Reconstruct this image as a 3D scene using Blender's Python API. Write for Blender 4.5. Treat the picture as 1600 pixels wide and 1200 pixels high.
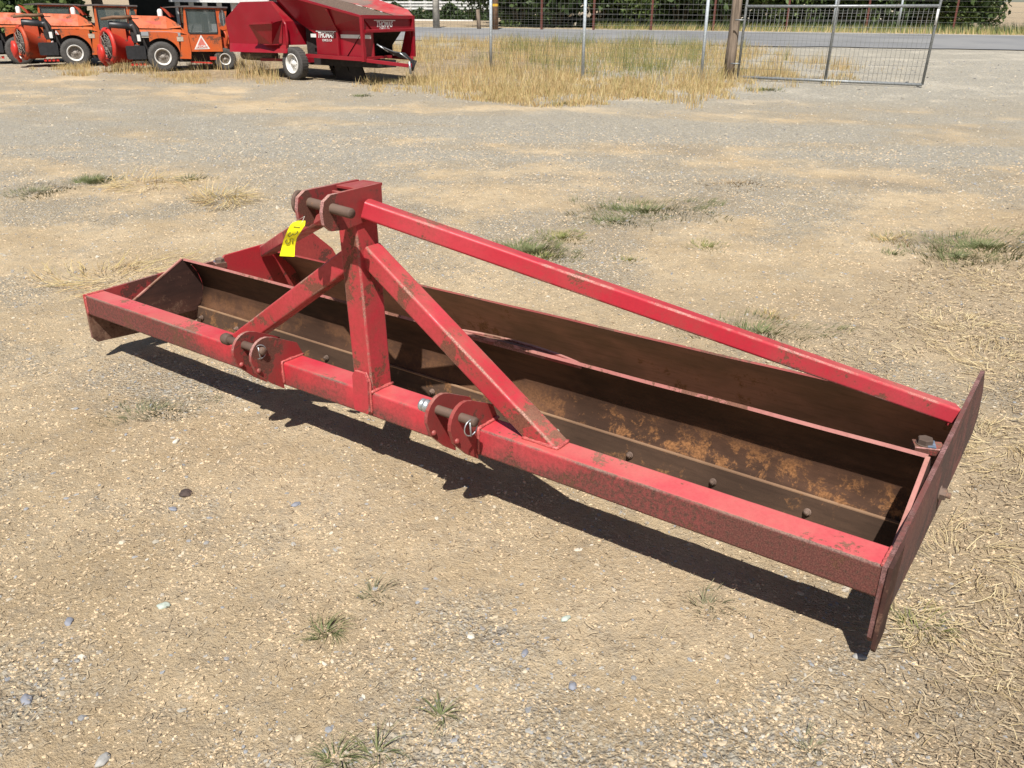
import bpy, bmesh, math, random
import numpy as np
from mathutils import Vector, Matrix

for o in list(bpy.data.objects): bpy.data.objects.remove(o, do_unlink=True)
SC = bpy.context.scene
COL = SC.collection
R = math.radians

# ------------------------------------------------------------------ camera, sky, sun, exposure
CAM = Vector((2.0527, -1.9086, 1.5588))
c_r = Vector((0.81248441, 0.58292583, 0.00815823))
c_u = Vector((-0.23959889, 0.32113106, 0.91622444))
c_f = Vector((-0.53147103, 0.74637278, -0.40058236))
FPX = 1297.73
cd = bpy.data.cameras.new('camera'); cam = bpy.data.objects.new('camera', cd); COL.objects.link(cam)
m = Matrix.Identity(4)
for i in range(3):
    m[i][0] = c_r[i]; m[i][1] = c_u[i]; m[i][2] = -c_f[i]; m[i][3] = CAM[i]
cam.matrix_world = m
cd.sensor_width = 36; cd.lens = FPX / 1600 * 36; cd.clip_end = 1500; cd.clip_start = 0.05
SC.camera = cam
SUN = Vector((0.33, -0.58, 1.0)).normalized()
W = bpy.data.worlds.new('World'); SC.world = W; W.use_nodes = True
nt = W.node_tree
sky = nt.nodes.new('ShaderNodeTexSky'); sky.sky_type = 'NISHITA'; sky.sun_disc = False
sky.sun_elevation = math.asin(SUN.z); sky.sun_rotation = math.atan2(SUN.x, SUN.y)
sky.dust_density = 1.0; sky.air_density = 1.0
nt.links.new(sky.outputs[0], nt.nodes['Background'].inputs[0])
nt.nodes['Background'].inputs[1].default_value = 0.05
sd = bpy.data.lights.new('sun', 'SUN'); so = bpy.data.objects.new('sun', sd); COL.objects.link(so)
sd.energy = 5.0; sd.angle = R(0.53); sd.color = (1.0, 0.97, 0.92)
so.rotation_euler = SUN.to_track_quat('Z', 'Y').to_euler(); so.location = (0, 0, 30)
SC.view_settings.view_transform = 'Standard'; SC.view_settings.look = 'None'
SC.view_settings.exposure = 0.55; SC.view_settings.gamma = 1.0; SC.view_settings.use_curve_mapping = False
SC.render.engine = 'CYCLES'

rng = np.random.default_rng(7); random.seed(7)

# ------------------------------------------------------------------ ground height and pixel helpers
FH = np.array([c_f.x, c_f.y]); FH /= np.linalg.norm(FH)
RH = np.array([FH[1], -FH[0]])
def ramp(d):
    t = np.maximum(0, d - 5.0); return .028 * t * t / (t + 2)
def _hash(ix, iy, s):
    h = (ix.astype(np.int64) * 374761393 + iy.astype(np.int64) * 668265263 + s * 982451653) & 0xffffffff
    h = ((h ^ (h >> 13)) * 1274126177) & 0xffffffff
    h = h ^ (h >> 16)
    return (h & 0xffff) / 65535.0
def vnoise(x, y, s=0):
    ix = np.floor(x); iy = np.floor(y); fx = x - ix; fy = y - iy
    fx = fx * fx * (3 - 2 * fx); fy = fy * fy * (3 - 2 * fy)
    a = _hash(ix, iy, s); b = _hash(ix + 1, iy, s); c = _hash(ix, iy + 1, s); d = _hash(ix + 1, iy + 1, s)
    return (a * (1 - fx) + b * fx) * (1 - fy) + (c * (1 - fx) + d * fx) * fy
def fbm(x, y, s=0, o=4):
    v = 0; a = .5; t = 0
    for k in range(o):
        v = v + a * vnoise(x * 2 ** k + 17.3 * k, y * 2 ** k - 9.1 * k, s + k); t += a; a *= .5
    return v / t
def sstep(a, b, x):
    t = np.clip((x - a) / (b - a), 0, 1); return t * t * (3 - 2 * t)
def fwd_d(x, y): return (x - CAM.x) * FH[0] + (y - CAM.y) * FH[1]
def lat_d(x, y): return (x - CAM.x) * RH[0] + (y - CAM.y) * RH[1]
def hgt(x, y):
    x = np.asarray(x, float); y = np.asarray(y, float)
    d = fwd_d(x, y); rr = np.hypot(x - CAM.x, y - CAM.y)
    h = ramp(d)
    near = 1 - sstep(14, 22, rr)
    h = h + near * ((fbm(x * 1.1, y * 1.1, 3, 3) - .5) * .035)
    near2 = 1 - sstep(7, 12, rr)
    h = h + near2 * ((fbm(x * 9, y * 9, 11, 3) - .5) * .016)
    return h - .004
def H1(x, y): return float(hgt(np.array([x]), np.array([y]))[0])
def pray(u, v): return c_r * ((u - 800) / FPX) + c_u * ((600 - v) / FPX) + c_f
def G(u, v):
    d = pray(u, v); lo, hi = .5, 600.
    for _ in range(60):
        t = (lo + hi) / 2; q = CAM + d * t
        if q.z > float(ramp(fwd_d(q.x, q.y))): lo = t
        else: hi = t
    q = CAM + d * lo; return Vector((q.x, q.y, H1(q.x, q.y)))

# ------------------------------------------------------------------ node helpers / materials
def newmat(name):
    mt = bpy.data.materials.new(name); mt.use_nodes = True
    n = mt.node_tree; b = n.nodes['Principled BSDF']; return mt, n, b
def nd(n, t, **k):
    x = n.nodes.new(t)
    for a, v in k.items(): setattr(x, a, v)
    return x
def lk(n, a, b): n.links.new(a, b)
def val(n, sock, v):
    if isinstance(v, (int, float)): sock.default_value = v
    elif isinstance(v, (tuple, list)): sock.default_value = tuple(v) + ((1,) if len(v) == 3 and sock.type == 'RGBA' else ())
    else: lk(n, v, sock)
def math_(n, op, a, b=0.0, c=None, clamp=False):
    x = nd(n, 'ShaderNodeMath', operation=op, use_clamp=clamp); val(n, x.inputs[0], a); val(n, x.inputs[1], b)
    if c is not None: val(n, x.inputs[2], c)
    return x.outputs[0]
def mix(n, f, a, b):
    x = nd(n, 'ShaderNodeMix', data_type='RGBA'); val(n, x.inputs[0], f); val(n, x.inputs[6], a); val(n, x.inputs[7], b); return x.outputs[2]
def coord(n, kind='Object'): return nd(n, 'ShaderNodeTexCoord').outputs[kind]
def noise(n, scale, det=6, rough=.6, vec=None, dist=0.0):
    x = nd(n, 'ShaderNodeTexNoise'); x.inputs['Scale'].default_value = scale; x.inputs['Detail'].default_value = det
    x.inputs['Roughness'].default_value = rough; x.inputs['Distortion'].default_value = dist
    if vec is not None: lk(n, vec, x.inputs['Vector'])
    return x.outputs['Fac']
def step(n, x, a, b):
    mr = nd(n, 'ShaderNodeMapRange', interpolation_type='SMOOTHSTEP'); val(n, mr.inputs[0], x)
    mr.inputs[1].default_value = a; mr.inputs[2].default_value = b; return mr.outputs[0]
def vmap(n, vec, s):
    x = nd(n, 'ShaderNodeMapping'); lk(n, vec, x.inputs[0]); x.inputs['Scale'].default_value = s; return x.outputs[0]
def bump(n, b, h, strength, dist):
    x = nd(n, 'ShaderNodeBump'); x.inputs['Strength'].default_value = strength; x.inputs['Distance'].default_value = dist
    lk(n, h, x.inputs['Height']); lk(n, x.outputs[0], b.inputs['Normal'])

def simple(name, col, rough=.6, metal=0.0, var=.15, scale=20, bmp=0.0, spec=.5):
    mt, n, b = newmat(name); v = coord(n)
    f = noise(n, scale, 5, .6, v)
    lo = tuple(c * (1 - var) for c in col); hi = tuple(min(1, c * (1 + var)) for c in col)
    lk(n, mix(n, step(n, f, .3, .7), lo, hi), b.inputs['Base Color'])
    b.inputs['Roughness'].default_value = rough; b.inputs['Metallic'].default_value = metal
    b.inputs['Specular IOR Level'].default_value = spec
    if bmp: bump(n, b, f, 1, bmp)
    return mt

def paint(name, base, faded, rustc, amount=.5, wearedge=None, dust=0.3, beam=0, lowfilm=0, rough=.42, scale=5.0, edge_r=.007):
    """old enamel: fading, rust that breaks through, chips, dust, worn edges"""
    mt, n, b = newmat(name); v = coord(n)
    big = noise(n, 1.3, 4, .55, v); mid = noise(n, scale, 9, .68, v, .4); fine = noise(n, 70, 6, .7, v); spk = noise(n, 240, 3, .6, v)
    col = mix(n, step(n, big, .35, .65), base, faded)
    col = mix(n, math_(n, 'MULTIPLY', step(n, fine, .4, .75), .25), col, tuple(c * .6 for c in base))
    thr = .70 - amount * .22
    rb = mid; big2 = noise(n, 2.6, 3, .5, v); rb = math_(n, 'ADD', rb, math_(n, 'MULTIPLY', math_(n, 'SUBTRACT', big2, .5), .35))
    rb = math_(n, 'ADD', rb, math_(n, 'MULTIPLY', math_(n, 'SUBTRACT', fine, .5), .35))
    rust = step(n, rb, thr, thr + .035)
    # dull brown film (rust dust) that covers the worn faces
    sx = nd(n, 'ShaderNodeSeparateXYZ'); lk(n, v, sx.inputs[0])
    if beam:
        gn = nd(n, 'ShaderNodeNewGeometry'); s2 = nd(n, 'ShaderNodeSeparateXYZ'); lk(n, gn.outputs['Normal'], s2.inputs[0])
        front = step(n, math_(n, 'MULTIPLY', s2.outputs[1], -1), .25, .6)
        right = step(n, sx.outputs[0], .75, 1.35); left = step(n, math_(n, 'MULTIPLY', sx.outputs[0], -1), .75, 1.55)
        ends = math_(n, 'MAXIMUM', right, math_(n, 'MULTIPLY', left, .8))
        low = step(n, math_(n, 'MULTIPLY', sx.outputs[2], -1), -.315, -.245)
        fr = math_(n, 'ADD', math_(n, 'MULTIPLY', ends, 1.5), math_(n, 'ADD', .12, math_(n, 'MULTIPLY', low, .60)))
        fr = math_(n, 'ADD', fr, math_(n, 'MULTIPLY', math_(n, 'SUBTRACT', rb, .46), 2.2), clamp=True)
        film = math_(n, 'MULTIPLY', front, math_(n, 'MULTIPLY', fr, math_(n, 'ADD', .72, math_(n, 'MULTIPLY', step(n, fine, .35, .65), .28))), clamp=True)
        film = math_(n, 'MAXIMUM', film, math_(n, 'MULTIPLY', front, math_(n, 'MULTIPLY', step(n, sx.outputs[0], .95, 1.45), math_(n, 'ADD', .80, math_(n, 'MULTIPLY', fine, .22))), clamp=True))
        col = mix(n, film, col, mix(n, step(n, spk, .42, .62), (.056, .027, .019), (.125, .060, .042)))
    else:
        film = math_(n, 'MULTIPLY', step(n, rb, thr - .20, thr + .02), .62 * amount + .10); film = math_(n, 'MAXIMUM', film, math_(n, 'MULTIPLY', step(n, math_(n, 'ADD', spk, math_(n, 'MULTIPLY', rb, .6)), .84, .95), .55))
        col = mix(n, film, col, tuple((a + c) * .5 for a, c in zip(base, rustc)))
    if lowfilm:
        lf = math_(n, 'MULTIPLY', step(n, math_(n, 'MULTIPLY', math_(n, 'ADD', sx.outputs[2], math_(n, 'MULTIPLY', math_(n, 'SUBTRACT', mid, .5), .25)), -1), -.29, -.21), math_(n, 'SUBTRACT', 1.0, step(n, sx.outputs[1], .5, 1.1)))
        col = mix(n, math_(n, 'MULTIPLY', lf, .9), col, mix(n, step(n, fine, .4, .6), (.10, .065, .042), (.17, .115, .075)))
    col = mix(n, math_(n, 'MULTIPLY', rust, .85), col, mix(n, step(n, spk, .4, .6), tuple(c * .55 for c in rustc), rustc))
    if wearedge:
        ca = nd(n, 'ShaderNodeAttribute', attribute_name='corner').outputs['Fac']
        e = math_(n, 'MULTIPLY', step(n, math_(n, 'ADD', ca, math_(n, 'MULTIPLY', math_(n, 'SUBTRACT', fine, .5), 1.6)), .25, .8), step(n, mid, .42, .60), clamp=True)
        col = mix(n, math_(n, 'MULTIPLY', e, .9), col, mix(n, step(n, spk, .40, .60), tuple(c * .45 for c in wearedge), wearedge))
    dn = noise(n, 2.2, 6, .7, v)
    gz = nd(n, 'ShaderNodeNewGeometry'); s3 = nd(n, 'ShaderNodeSeparateXYZ'); lk(n, gz.outputs['Normal'], s3.inputs[0])
    dustf = math_(n, 'MULTIPLY', math_(n, 'MULTIPLY', step(n, s3.outputs[2], .3, .9), step(n, dn, .35, .7)), dust, clamp=True)
    col = mix(n, dustf, col, (.46, .33, .22))
    lk(n, col, b.inputs['Base Color'])
    rr = math_(n, 'ADD', rough, math_(n, 'MULTIPLY', math_(n, 'MAXIMUM', rust, film), .4), clamp=True)
    lk(n, math_(n, 'ADD', rr, math_(n, 'MULTIPLY', math_(n, 'SUBTRACT', fine, .5), .25), clamp=True), b.inputs['Roughness'])
    b.inputs['Specular IOR Level'].default_value = .42
    hh = math_(n, 'ADD', math_(n, 'MULTIPLY', rust, -.5), math_(n, 'MULTIPLY', fine, .6))
    bump(n, b, hh, .6, .0012)
    return mt

RED = (.40, .018, .030); REDF = (.48, .055, .070); RUST = (.16, .07, .038)
M = {}
M['red'] = paint('weathered_red_paint', RED, REDF, RUST, .80, (.42, .22, .17), .18)
M['red_beam'] = paint('red_paint_on_front_beam', (.46, .026, .040), (.52, .07, .082), (.15, .062, .035), .35, (.20, .11, .09), .25, beam=1)
M['red_tube'] = paint('red_paint_on_round_edged_tube', (.42, .020, .036), REDF, RUST, .62, (.58, .28, .24), .18)
M['red_plate'] = paint('red_end_plate_paint', (.42, .022, .032), (.38, .05, .045), (.10, .045, .03), .5, (.30, .14, .12), .05, lowfilm=1, rough=.5)
M['plate_brown'] = paint('rust_filmed_end_plate', (.115, .048, .040), (.21, .055, .050), (.085, .045, .032), 1.0, (.30, .15, .14), .0, rough=.6)
M['red_dull'] = paint('brown_red_hitch_paint', (.29, .030, .032), (.21, .048, .040), (.12, .055, .035), .8, (.45, .22, .2), .25)

def rusty(name, dark, mid_, orange, patch=.5, band=None, rough=.75, xb=0):
    mt, n, b = newmat(name); v = coord(n)
    a = noise(n, 2.2, 6, .6, vmap(n, v, (1, 1, 2.2))); f = noise(n, 14, 10, .78, v, .3); s = noise(n, 120, 4, .65, v)
    col = mix(n, step(n, a, .35, .68), dark, mid_)
    st = noise(n, 6, 5, .6, vmap(n, v, (1, 1, 14)))
    col = mix(n, math_(n, 'MULTIPLY', step(n, st, .45, .7), .3), col, tuple(c * .5 for c in dark))
    o = math_(n, 'ADD', math_(n, 'MULTIPLY', f, .7), math_(n, 'MULTIPLY', a, .45))
    pf = step(n, o, .66 - .16 * patch, .72 - .16 * patch)
    if band:
        sx = nd(n, 'ShaderNodeSeparateXYZ'); lk(n, v, sx.inputs[0])
        z0, z1, z2 = band
        bf = math_(n, 'MULTIPLY', step(n, sx.outputs[2], z0 - .02, z0 + .02), math_(n, 'SUBTRACT', 1.0, step(n, sx.outputs[2], z1, z2)))
        pf = math_(n, 'MULTIPLY', pf, bf)
        if xb: pf = math_(n, 'MULTIPLY', pf, math_(n, 'ADD', .22, math_(n, 'MULTIPLY', step(n, sx.outputs[0], .2, 1.0), .78)))
    oc = mix(n, step(n, s, .35, .65), tuple(c * .45 for c in orange), orange)
    col = mix(n, math_(n, 'MULTIPLY', pf, .9), col, oc)
    lk(n, col, b.inputs['Base Color']); b.inputs['Roughness'].default_value = rough; b.inputs['Specular IOR Level'].default_value = .16
    bump(n, b, math_(n, 'ADD', f, math_(n, 'MULTIPLY', s, .4)), .5, .0018)
    return mt
M['blade'] = rusty('rusted_blade_steel', (.040, .021, .013), (.098, .049, .029), (.27, .125, .05), .66, (.13, .20, .28), xb=1)
M['mould'] = rusty('rusted_rear_blade_steel', (.17, .10, .072), (.28, .145, .11), (.22, .11, .06), .1)
M['edge'] = rusty('cutting_edge_steel', (.045, .027, .018), (.078, .046, .030), (.22, .11, .05), .2)
M['pin'] = rusty('brown_pin_steel', (.10, .065, .05), (.17, .115, .088), (.24, .14, .09), .3, None, .6)
M['gusset'] = rusty('dark_gusset_steel', (.045, .024, .020), (.09, .040, .03), (.18, .10, .07), .35)
M['bolt'] = rusty('bolt_steel', (.10, .07, .055), (.2, .14, .11), (.26, .15, .1), .3)
M['weld'] = simple('painted_weld_bead', (.40, .085, .075), .5, 0, .4, 160, .001)
M['zinc'] = simple('zinc_steel', (.42, .44, .45), .4, .7, .2, 60)
M['lip'] = paint('pink_faded_blade_lip', (.36, .12, .11), (.42, .19, .16), RUST, .7, None, .3)
M['lipbrown'] = rusty('lit_top_brown', (.20, .12, .075), (.32, .20, .12), (.3, .15, .07), .2)  # lighter brown paints the sunlit top of the cutting edge
M['yellow'] = simple('yellow_card', (.95, .88, .01), .55, 0, .04, 8)
M['ink'] = simple('black_ink', (.16, .17, .04), .6, 0, .1, 30)
M['blue_grey'] = simple('blue_grey_worn_paint', (.13, .16, .21), .5, 0, .35, 90)

# vegetation
def leafmat(name, cols, rough=.6, trans=.25):
    mt, n, b = newmat(name); g = nd(n, 'ShaderNodeNewGeometry'); cr = nd(n, 'ShaderNodeValToRGB')
    lk(n, g.outputs['Random Per Island'], cr.inputs[0]); e = cr.color_ramp.elements
    e[0].color = cols[0] + (1,); e[1].color = cols[-1] + (1,)
    for i, c in enumerate(cols[1:-1]): q = e.new((i + 1) / (len(cols) - 1)); q.color = c + (1,)
    lk(n, cr.outputs[0], b.inputs['Base Color']); b.inputs['Roughness'].default_value = rough
    b.inputs['Specular IOR Level'].default_value = .25
    t = nd(n, 'ShaderNodeBsdfTranslucent'); lk(n, cr.outputs[0], t.inputs[0]); mx = nd(n, 'ShaderNodeMixShader'); mx.inputs[0].default_value = trans
    lk(n, b.outputs[0], mx.inputs[1]); lk(n, t.outputs[0], mx.inputs[2]); lk(n, mx.outputs[0], n.nodes['Material Output'].inputs[0])
    return mt
M['straw'] = leafmat('pale_straw', [(.30, .22, .11), (.50, .39, .21), (.62, .52, .31), (.42, .30, .15)], .7, .15)
M['drygrass'] = leafmat('standing_dry_grass', [(.32, .21, .09), (.56, .42, .20), (.68, .55, .30), (.42, .36, .14), (.56, .37, .19), (.62, .48, .23)], .7, .3)
M['olivegrass'] = leafmat('half_green_grass', [(.14, .17, .05), (.22, .24, .08), (.36, .31, .13), (.17, .20, .06)], .65, .3)
M['green'] = leafmat('green_weed_blades', [(.09, .115, .045), (.15, .175, .07), (.22, .22, .10), (.13, .15, .07)], .6, .25)
M['greygreen'] = leafmat('dusty_weed_blades', [(.10, .105, .06), (.17, .17, .095), (.28, .25, .15)], .7, .2)
M['leaf'] = leafmat('hedge_leaves', [(.018, .032, .014), (.040, .065, .022), (.075, .11, .035), (.05, .07, .028)], .5, .3)
M['leafl'] = leafmat('light_leaves', [(.05, .08, .025), (.11, .16, .045), (.16, .20, .07), (.08, .12, .035)], .5, .35)
M['flower'] = leafmat('pale_blossom', [(.62, .58, .48), (.5, .42, .3)], .7, .3)
M['thatch'] = leafmat('dead_thatch', [(.20, .145, .09), (.32, .24, .15), (.46, .37, .24), (.25, .18, .11)], .8, .1)
M['bark'] = simple('bark', (.12, .09, .065), .9, 0, .3, 12, .01)
M['stem'] = simple('shrub_stem', (.10, .085, .05), .9, 0, .3, 20)
M['gravel'] = leafmat('gravel_stones', [(.20, .20, .205), (.31, .295, .26), (.42, .345, .235), (.45, .38, .27), (.27, .265, .26), (.22, .225, .235), (.46, .37, .25), (.50, .46, .38), (.17, .175, .185), (.40, .33, .225)], .8, 0.0)
M['clod'] = simple('dirt_clods', (.52, .39, .245), .95, 0, .2, 60, .003)
M['darkstone'] = simple('dark_brown_stone', (.06, .04, .033), .85, 0, .35, 60, .004)

# ------------------------------------------------------------------ mesh builder
class MB:
    def __init__(s): s.v = []; s.f = []; s.mi = []; s.sm = []; s.c = {}
    def add(s, vs, fs, mi=0, smooth=False, cor=None):
        k = len(s.v)
        if cor:
            for i, q in enumerate(cor): s.c[k + i] = q
        s.v += [tuple(q) for q in vs]; s.f += [tuple(i + k for i in f) for f in fs]
        s.mi += [mi] * len(fs); s.sm += [smooth] * len(fs); return s
    def bar(s, P0, P1, w, h, up=(0, 0, 1), bev=.0, mi=0, seg=3):
        """rect tube P0->P1; w across, h along 'up'; rounded corners"""
        P0 = Vector(P0); P1 = Vector(P1); d = (P1 - P0).normalized(); up = Vector(up)
        x = d.cross(up).normalized(); y = x.cross(d).normalized()
        prof = []; cr = []
        if bev <= 0: prof = [(-w / 2, -h / 2), (w / 2, -h / 2), (w / 2, h / 2), (-w / 2, h / 2)]
        else:
            for cx, cy, a0 in ((w / 2 - bev, -h / 2 + bev, -90), (w / 2 - bev, h / 2 - bev, 0), (-w / 2 + bev, h / 2 - bev, 90), (-w / 2 + bev, -h / 2 + bev, 180)):
                for k in range(seg + 1):
                    a = R(a0 + 90 * k / seg); prof.append((cx + bev * math.cos(a), cy + bev * math.sin(a))); cr.append(0.0 if k in (0, seg) else 1.0)
        n = len(prof)
        vs = [P0 + x * a + y * b for a, b in prof] + [P1 + x * a + y * b for a, b in prof]
        fs = [(i, (i + 1) % n, n + (i + 1) % n, n + i) for i in range(n)]
        s.add(vs, fs, mi, False, cr + cr if cr else None)
        if bev > 0:
            for i in range(n): s.sm[-n + i] = not (cr[i] == 0.0 and cr[(i + 1) % n] == 0.0 and i % (seg + 1) == seg)
        s.add(vs, [tuple(range(n - 1, -1, -1)), tuple(range(n, 2 * n))], mi, False)
        return s
    def box(s, x0, x1, y0, y1, z0, z1, mi=0, bev=0.0):
        return s.bar(((x0 + x1) / 2, y0, (z0 + z1) / 2), ((x0 + x1) / 2, y1, (z0 + z1) / 2), x1 - x0, z1 - z0, (0, 0, 1), bev, mi)
    def prism(s, poly, o, ax, ay, az, t, mi=0):
        """polygon in plane (ax, ay) at o, extruded by t along az"""
        o = Vector(o); ax = Vector(ax); ay = Vector(ay); az = Vector(az); n = len(poly)
        a = [o + ax * p + ay * q for p, q in poly]; b = [q + az * t for q in a]
        fs = [tuple(range(n - 1, -1, -1)), tuple(range(n, 2 * n))]; fe = [(i, (i + 1) % n, n + (i + 1) % n, n + i) for i in range(n)]
        if ax.cross(ay).dot(az) * t < 0: fs = [f[::-1] for f in fs]; fe = [f[::-1] for f in fe]
        s.add(a + b, fs, mi); return s.add(a + b, fe, mi, False, [1.0] * (2 * n))
    def tube(s, pts, r, n=8, mi=0, cap=True, taper=None, closed=False):
        pts = [Vector(p) for p in pts]; vs = []; m_ = len(pts)
        pv = None
        for i, p in enumerate(pts):
            if closed: d = (pts[(i + 1) % m_] - pts[i - 1]).normalized()
            else: d = (pts[min(i + 1, m_ - 1)] - pts[max(i - 1, 0)]).normalized()
            if pv is None: pv = d.orthogonal().normalized()
            x = (pv - d * pv.dot(d)).normalized(); pv = x; y = d.cross(x)
            rr = r[i] if isinstance(r, (list, tuple)) else r
            vs += [p + (x * math.cos(2 * math.pi * k / n) + y * math.sin(2 * math.pi * k / n)) * rr for k in range(n)]
        fs = []
        for i in range(m_ if closed else m_ - 1):
            j = (i + 1) % m_
            fs += [(i * n + k, i * n + (k + 1) % n, j * n + (k + 1) % n, j * n + k) for k in range(n)]
        s.add(vs, fs, mi, True)
        if cap and not closed:
            k0 = len(s.v) - m_ * n
            s.f += [tuple(k0 + k for k in range(n - 1, -1, -1)), tuple(k0 + (m_ - 1) * n + k for k in range(n))]; s.mi += [mi] * 2; s.sm += [False] * 2
        return s
    def lathe(s, prof, o, ax, n=32, mi=0, smooth=True):
        """prof: (radius, along axis)"""
        o = Vector(o); ax = Vector(ax).normalized(); x = ax.orthogonal().normalized(); y = ax.cross(x); vs = []
        for r_, t in prof: vs += [o + ax * t + (x * math.cos(2 * math.pi * k / n) + y * math.sin(2 * math.pi * k / n)) * r_ for k in range(n)]
        fs = []
        for i in range(len(prof) - 1): fs += [(i * n + k, i * n + (k + 1) % n, (i + 1) * n + (k + 1) % n, (i + 1) * n + k) for k in range(n)]
        return s.add(vs, fs, mi, smooth)
    def hexa(s, o, ax, r, h, mi=0):
        o = Vector(o); ax = Vector(ax).normalized()
        s.lathe([(0.0001, 0), (r, 0), (r, h * .85), (r * .88, h), (0.0001, h)], o, ax, 6, mi, False); return s
    def build(s, name, mat, parent=None, loc=None, **tags):
        me = bpy.data.meshes.new(name)
        off = Vector(loc) if loc is not None else Vector((0, 0, 0))
        me.from_pydata([tuple(Vector(q) - off) for q in s.v], [], s.f)
        mats = mat if isinstance(mat, list) else [mat]
        for q in mats: me.materials.append(q)
        me.polygons.foreach_set('material_index', s.mi); me.polygons.foreach_set('use_smooth', s.sm)
        if s.c:
            at = me.attributes.new('corner', 'FLOAT', 'POINT'); arr = np.zeros(len(s.v), np.float32)
            for i, q in s.c.items(): arr[i] = q
            at.data.foreach_set('value', arr)
        me.update()
        o = bpy.data.objects.new(name, me); COL.objects.link(o); o.location = off
        if parent: o.parent = parent
        for k, v_ in tags.items(): o[k] = v_
        return o
def empty(name, loc, rz, label, cat, group=None):
    o = bpy.data.objects.new(name, None); COL.objects.link(o); o.location = loc; o.rotation_euler = (0, 0, rz); o.empty_display_size = .1
    o['label'] = label; o['category'] = cat
    if group: o['group'] = group
    return o
def children(o): return [c for c in bpy.data.objects if c.parent == o]
def copy_tree(o, kids, parent=None):
    c = o.copy(); COL.objects.link(c); c.parent = parent
    for ch in kids.get(o.name, []): copy_tree(ch, kids, c)
    return c
def kidmap():
    k = {}
    for o in bpy.data.objects:
        if o.parent: k.setdefault(o.parent.name, []).append(o)
    return k
def npmesh(name, V, F, mat, smooth=False, parent=None, **tags):
    """V (n,3) float, F (m,k) int -> object, fast"""
    me = bpy.data.meshes.new(name); V = np.asarray(V, np.float32); F = np.asarray(F, np.int32)
    me.vertices.add(len(V)); me.vertices.foreach_set('co', V.ravel())
    k = F.shape[1]; me.loops.add(F.size); me.loops.foreach_set('vertex_index', F.ravel())
    me.polygons.add(len(F)); me.polygons.foreach_set('loop_start', np.arange(0, F.size, k, dtype=np.int32))
    me.polygons.foreach_set('loop_total', np.full(len(F), k, np.int32))
    me.polygons.foreach_set('use_smooth', np.full(len(F), smooth))
    me.materials.append(mat); me.update(calc_edges=True)
    o = bpy.data.objects.new(name, me); COL.objects.link(o)
    if parent: o.parent = parent
    for a, b in tags.items(): o[a] = b
    return o

# ------------------------------------------------------------------ GROUND
def masks(x, y):
    d = fwd_d(x, y); l = lat_d(x, y); rr = np.hypot(x - CAM.x, y - CAM.y)
    # streaks follow the driving direction across the yard
    ax_ = x * .883 + y * .469; ay_ = -x * .469 + y * .883
    g = fbm(ax_ * .55, ay_ * 1.25, 21, 5)
    g2 = fbm(x * 2.2, y * 2.2, 31, 4)
    bias = -.09 + .22 * sstep(6, 9, d) - .02 * sstep(13, 18, d)
    gravel = .12 + .88 * sstep(.33, .68, .5 * g + .5 * g2 + bias)
    # thatchy brown soil to the right of the machine
    t = sstep(1.75, 2.7, x + .35 * (fbm(x * 1.5, y * 1.5, 41, 3) - .5) * 2 + .10 * (y + 1)) * (1 - sstep(6.0, 10, d)) * sstep(-1.5, -.3, y)
    t2 = sstep(.52, .66, fbm(x * .8, y * .8, 51, 4)) * (1 - sstep(10, 14, d)) * .55
    thatch = np.maximum(t * sstep(.30, .50, fbm(x * 2.5, y * 2.5, 61, 3) + .08), t2 * sstep(-1, 3, l + 6 * 0))
    # pale crushed rock by the gateway
    pale = sstep(13.0, 17.5, d + 2.5 * (fbm(x * .6, y * .6, 71, 3) - .5)) * sstep(-1.5, 1.0, l + (d - 17) * .35)
    pale = np.maximum(pale, .75 * sstep(7.5, 10, d) * (1 - .6 * sstep(13, 16, d)) * sstep(.36, .58, g))
    pale = np.maximum(pale, sstep(24, 28, d) * .5) * (1 - sstep(44, 48, d))
    straw = sstep(18.2, 19.5, d + 1.5 * (fbm(x * .5, y * .5, 81, 3) - .5)) * (1 - sstep(-.2, 1.6, l - (d - 19) * .1)) * (1 - sstep(30, 33, d)) * sstep(-9.5, -7, l)
    thatch = np.maximum(thatch, sstep(45, 49, d))
    return gravel, thatch, pale, straw
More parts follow.
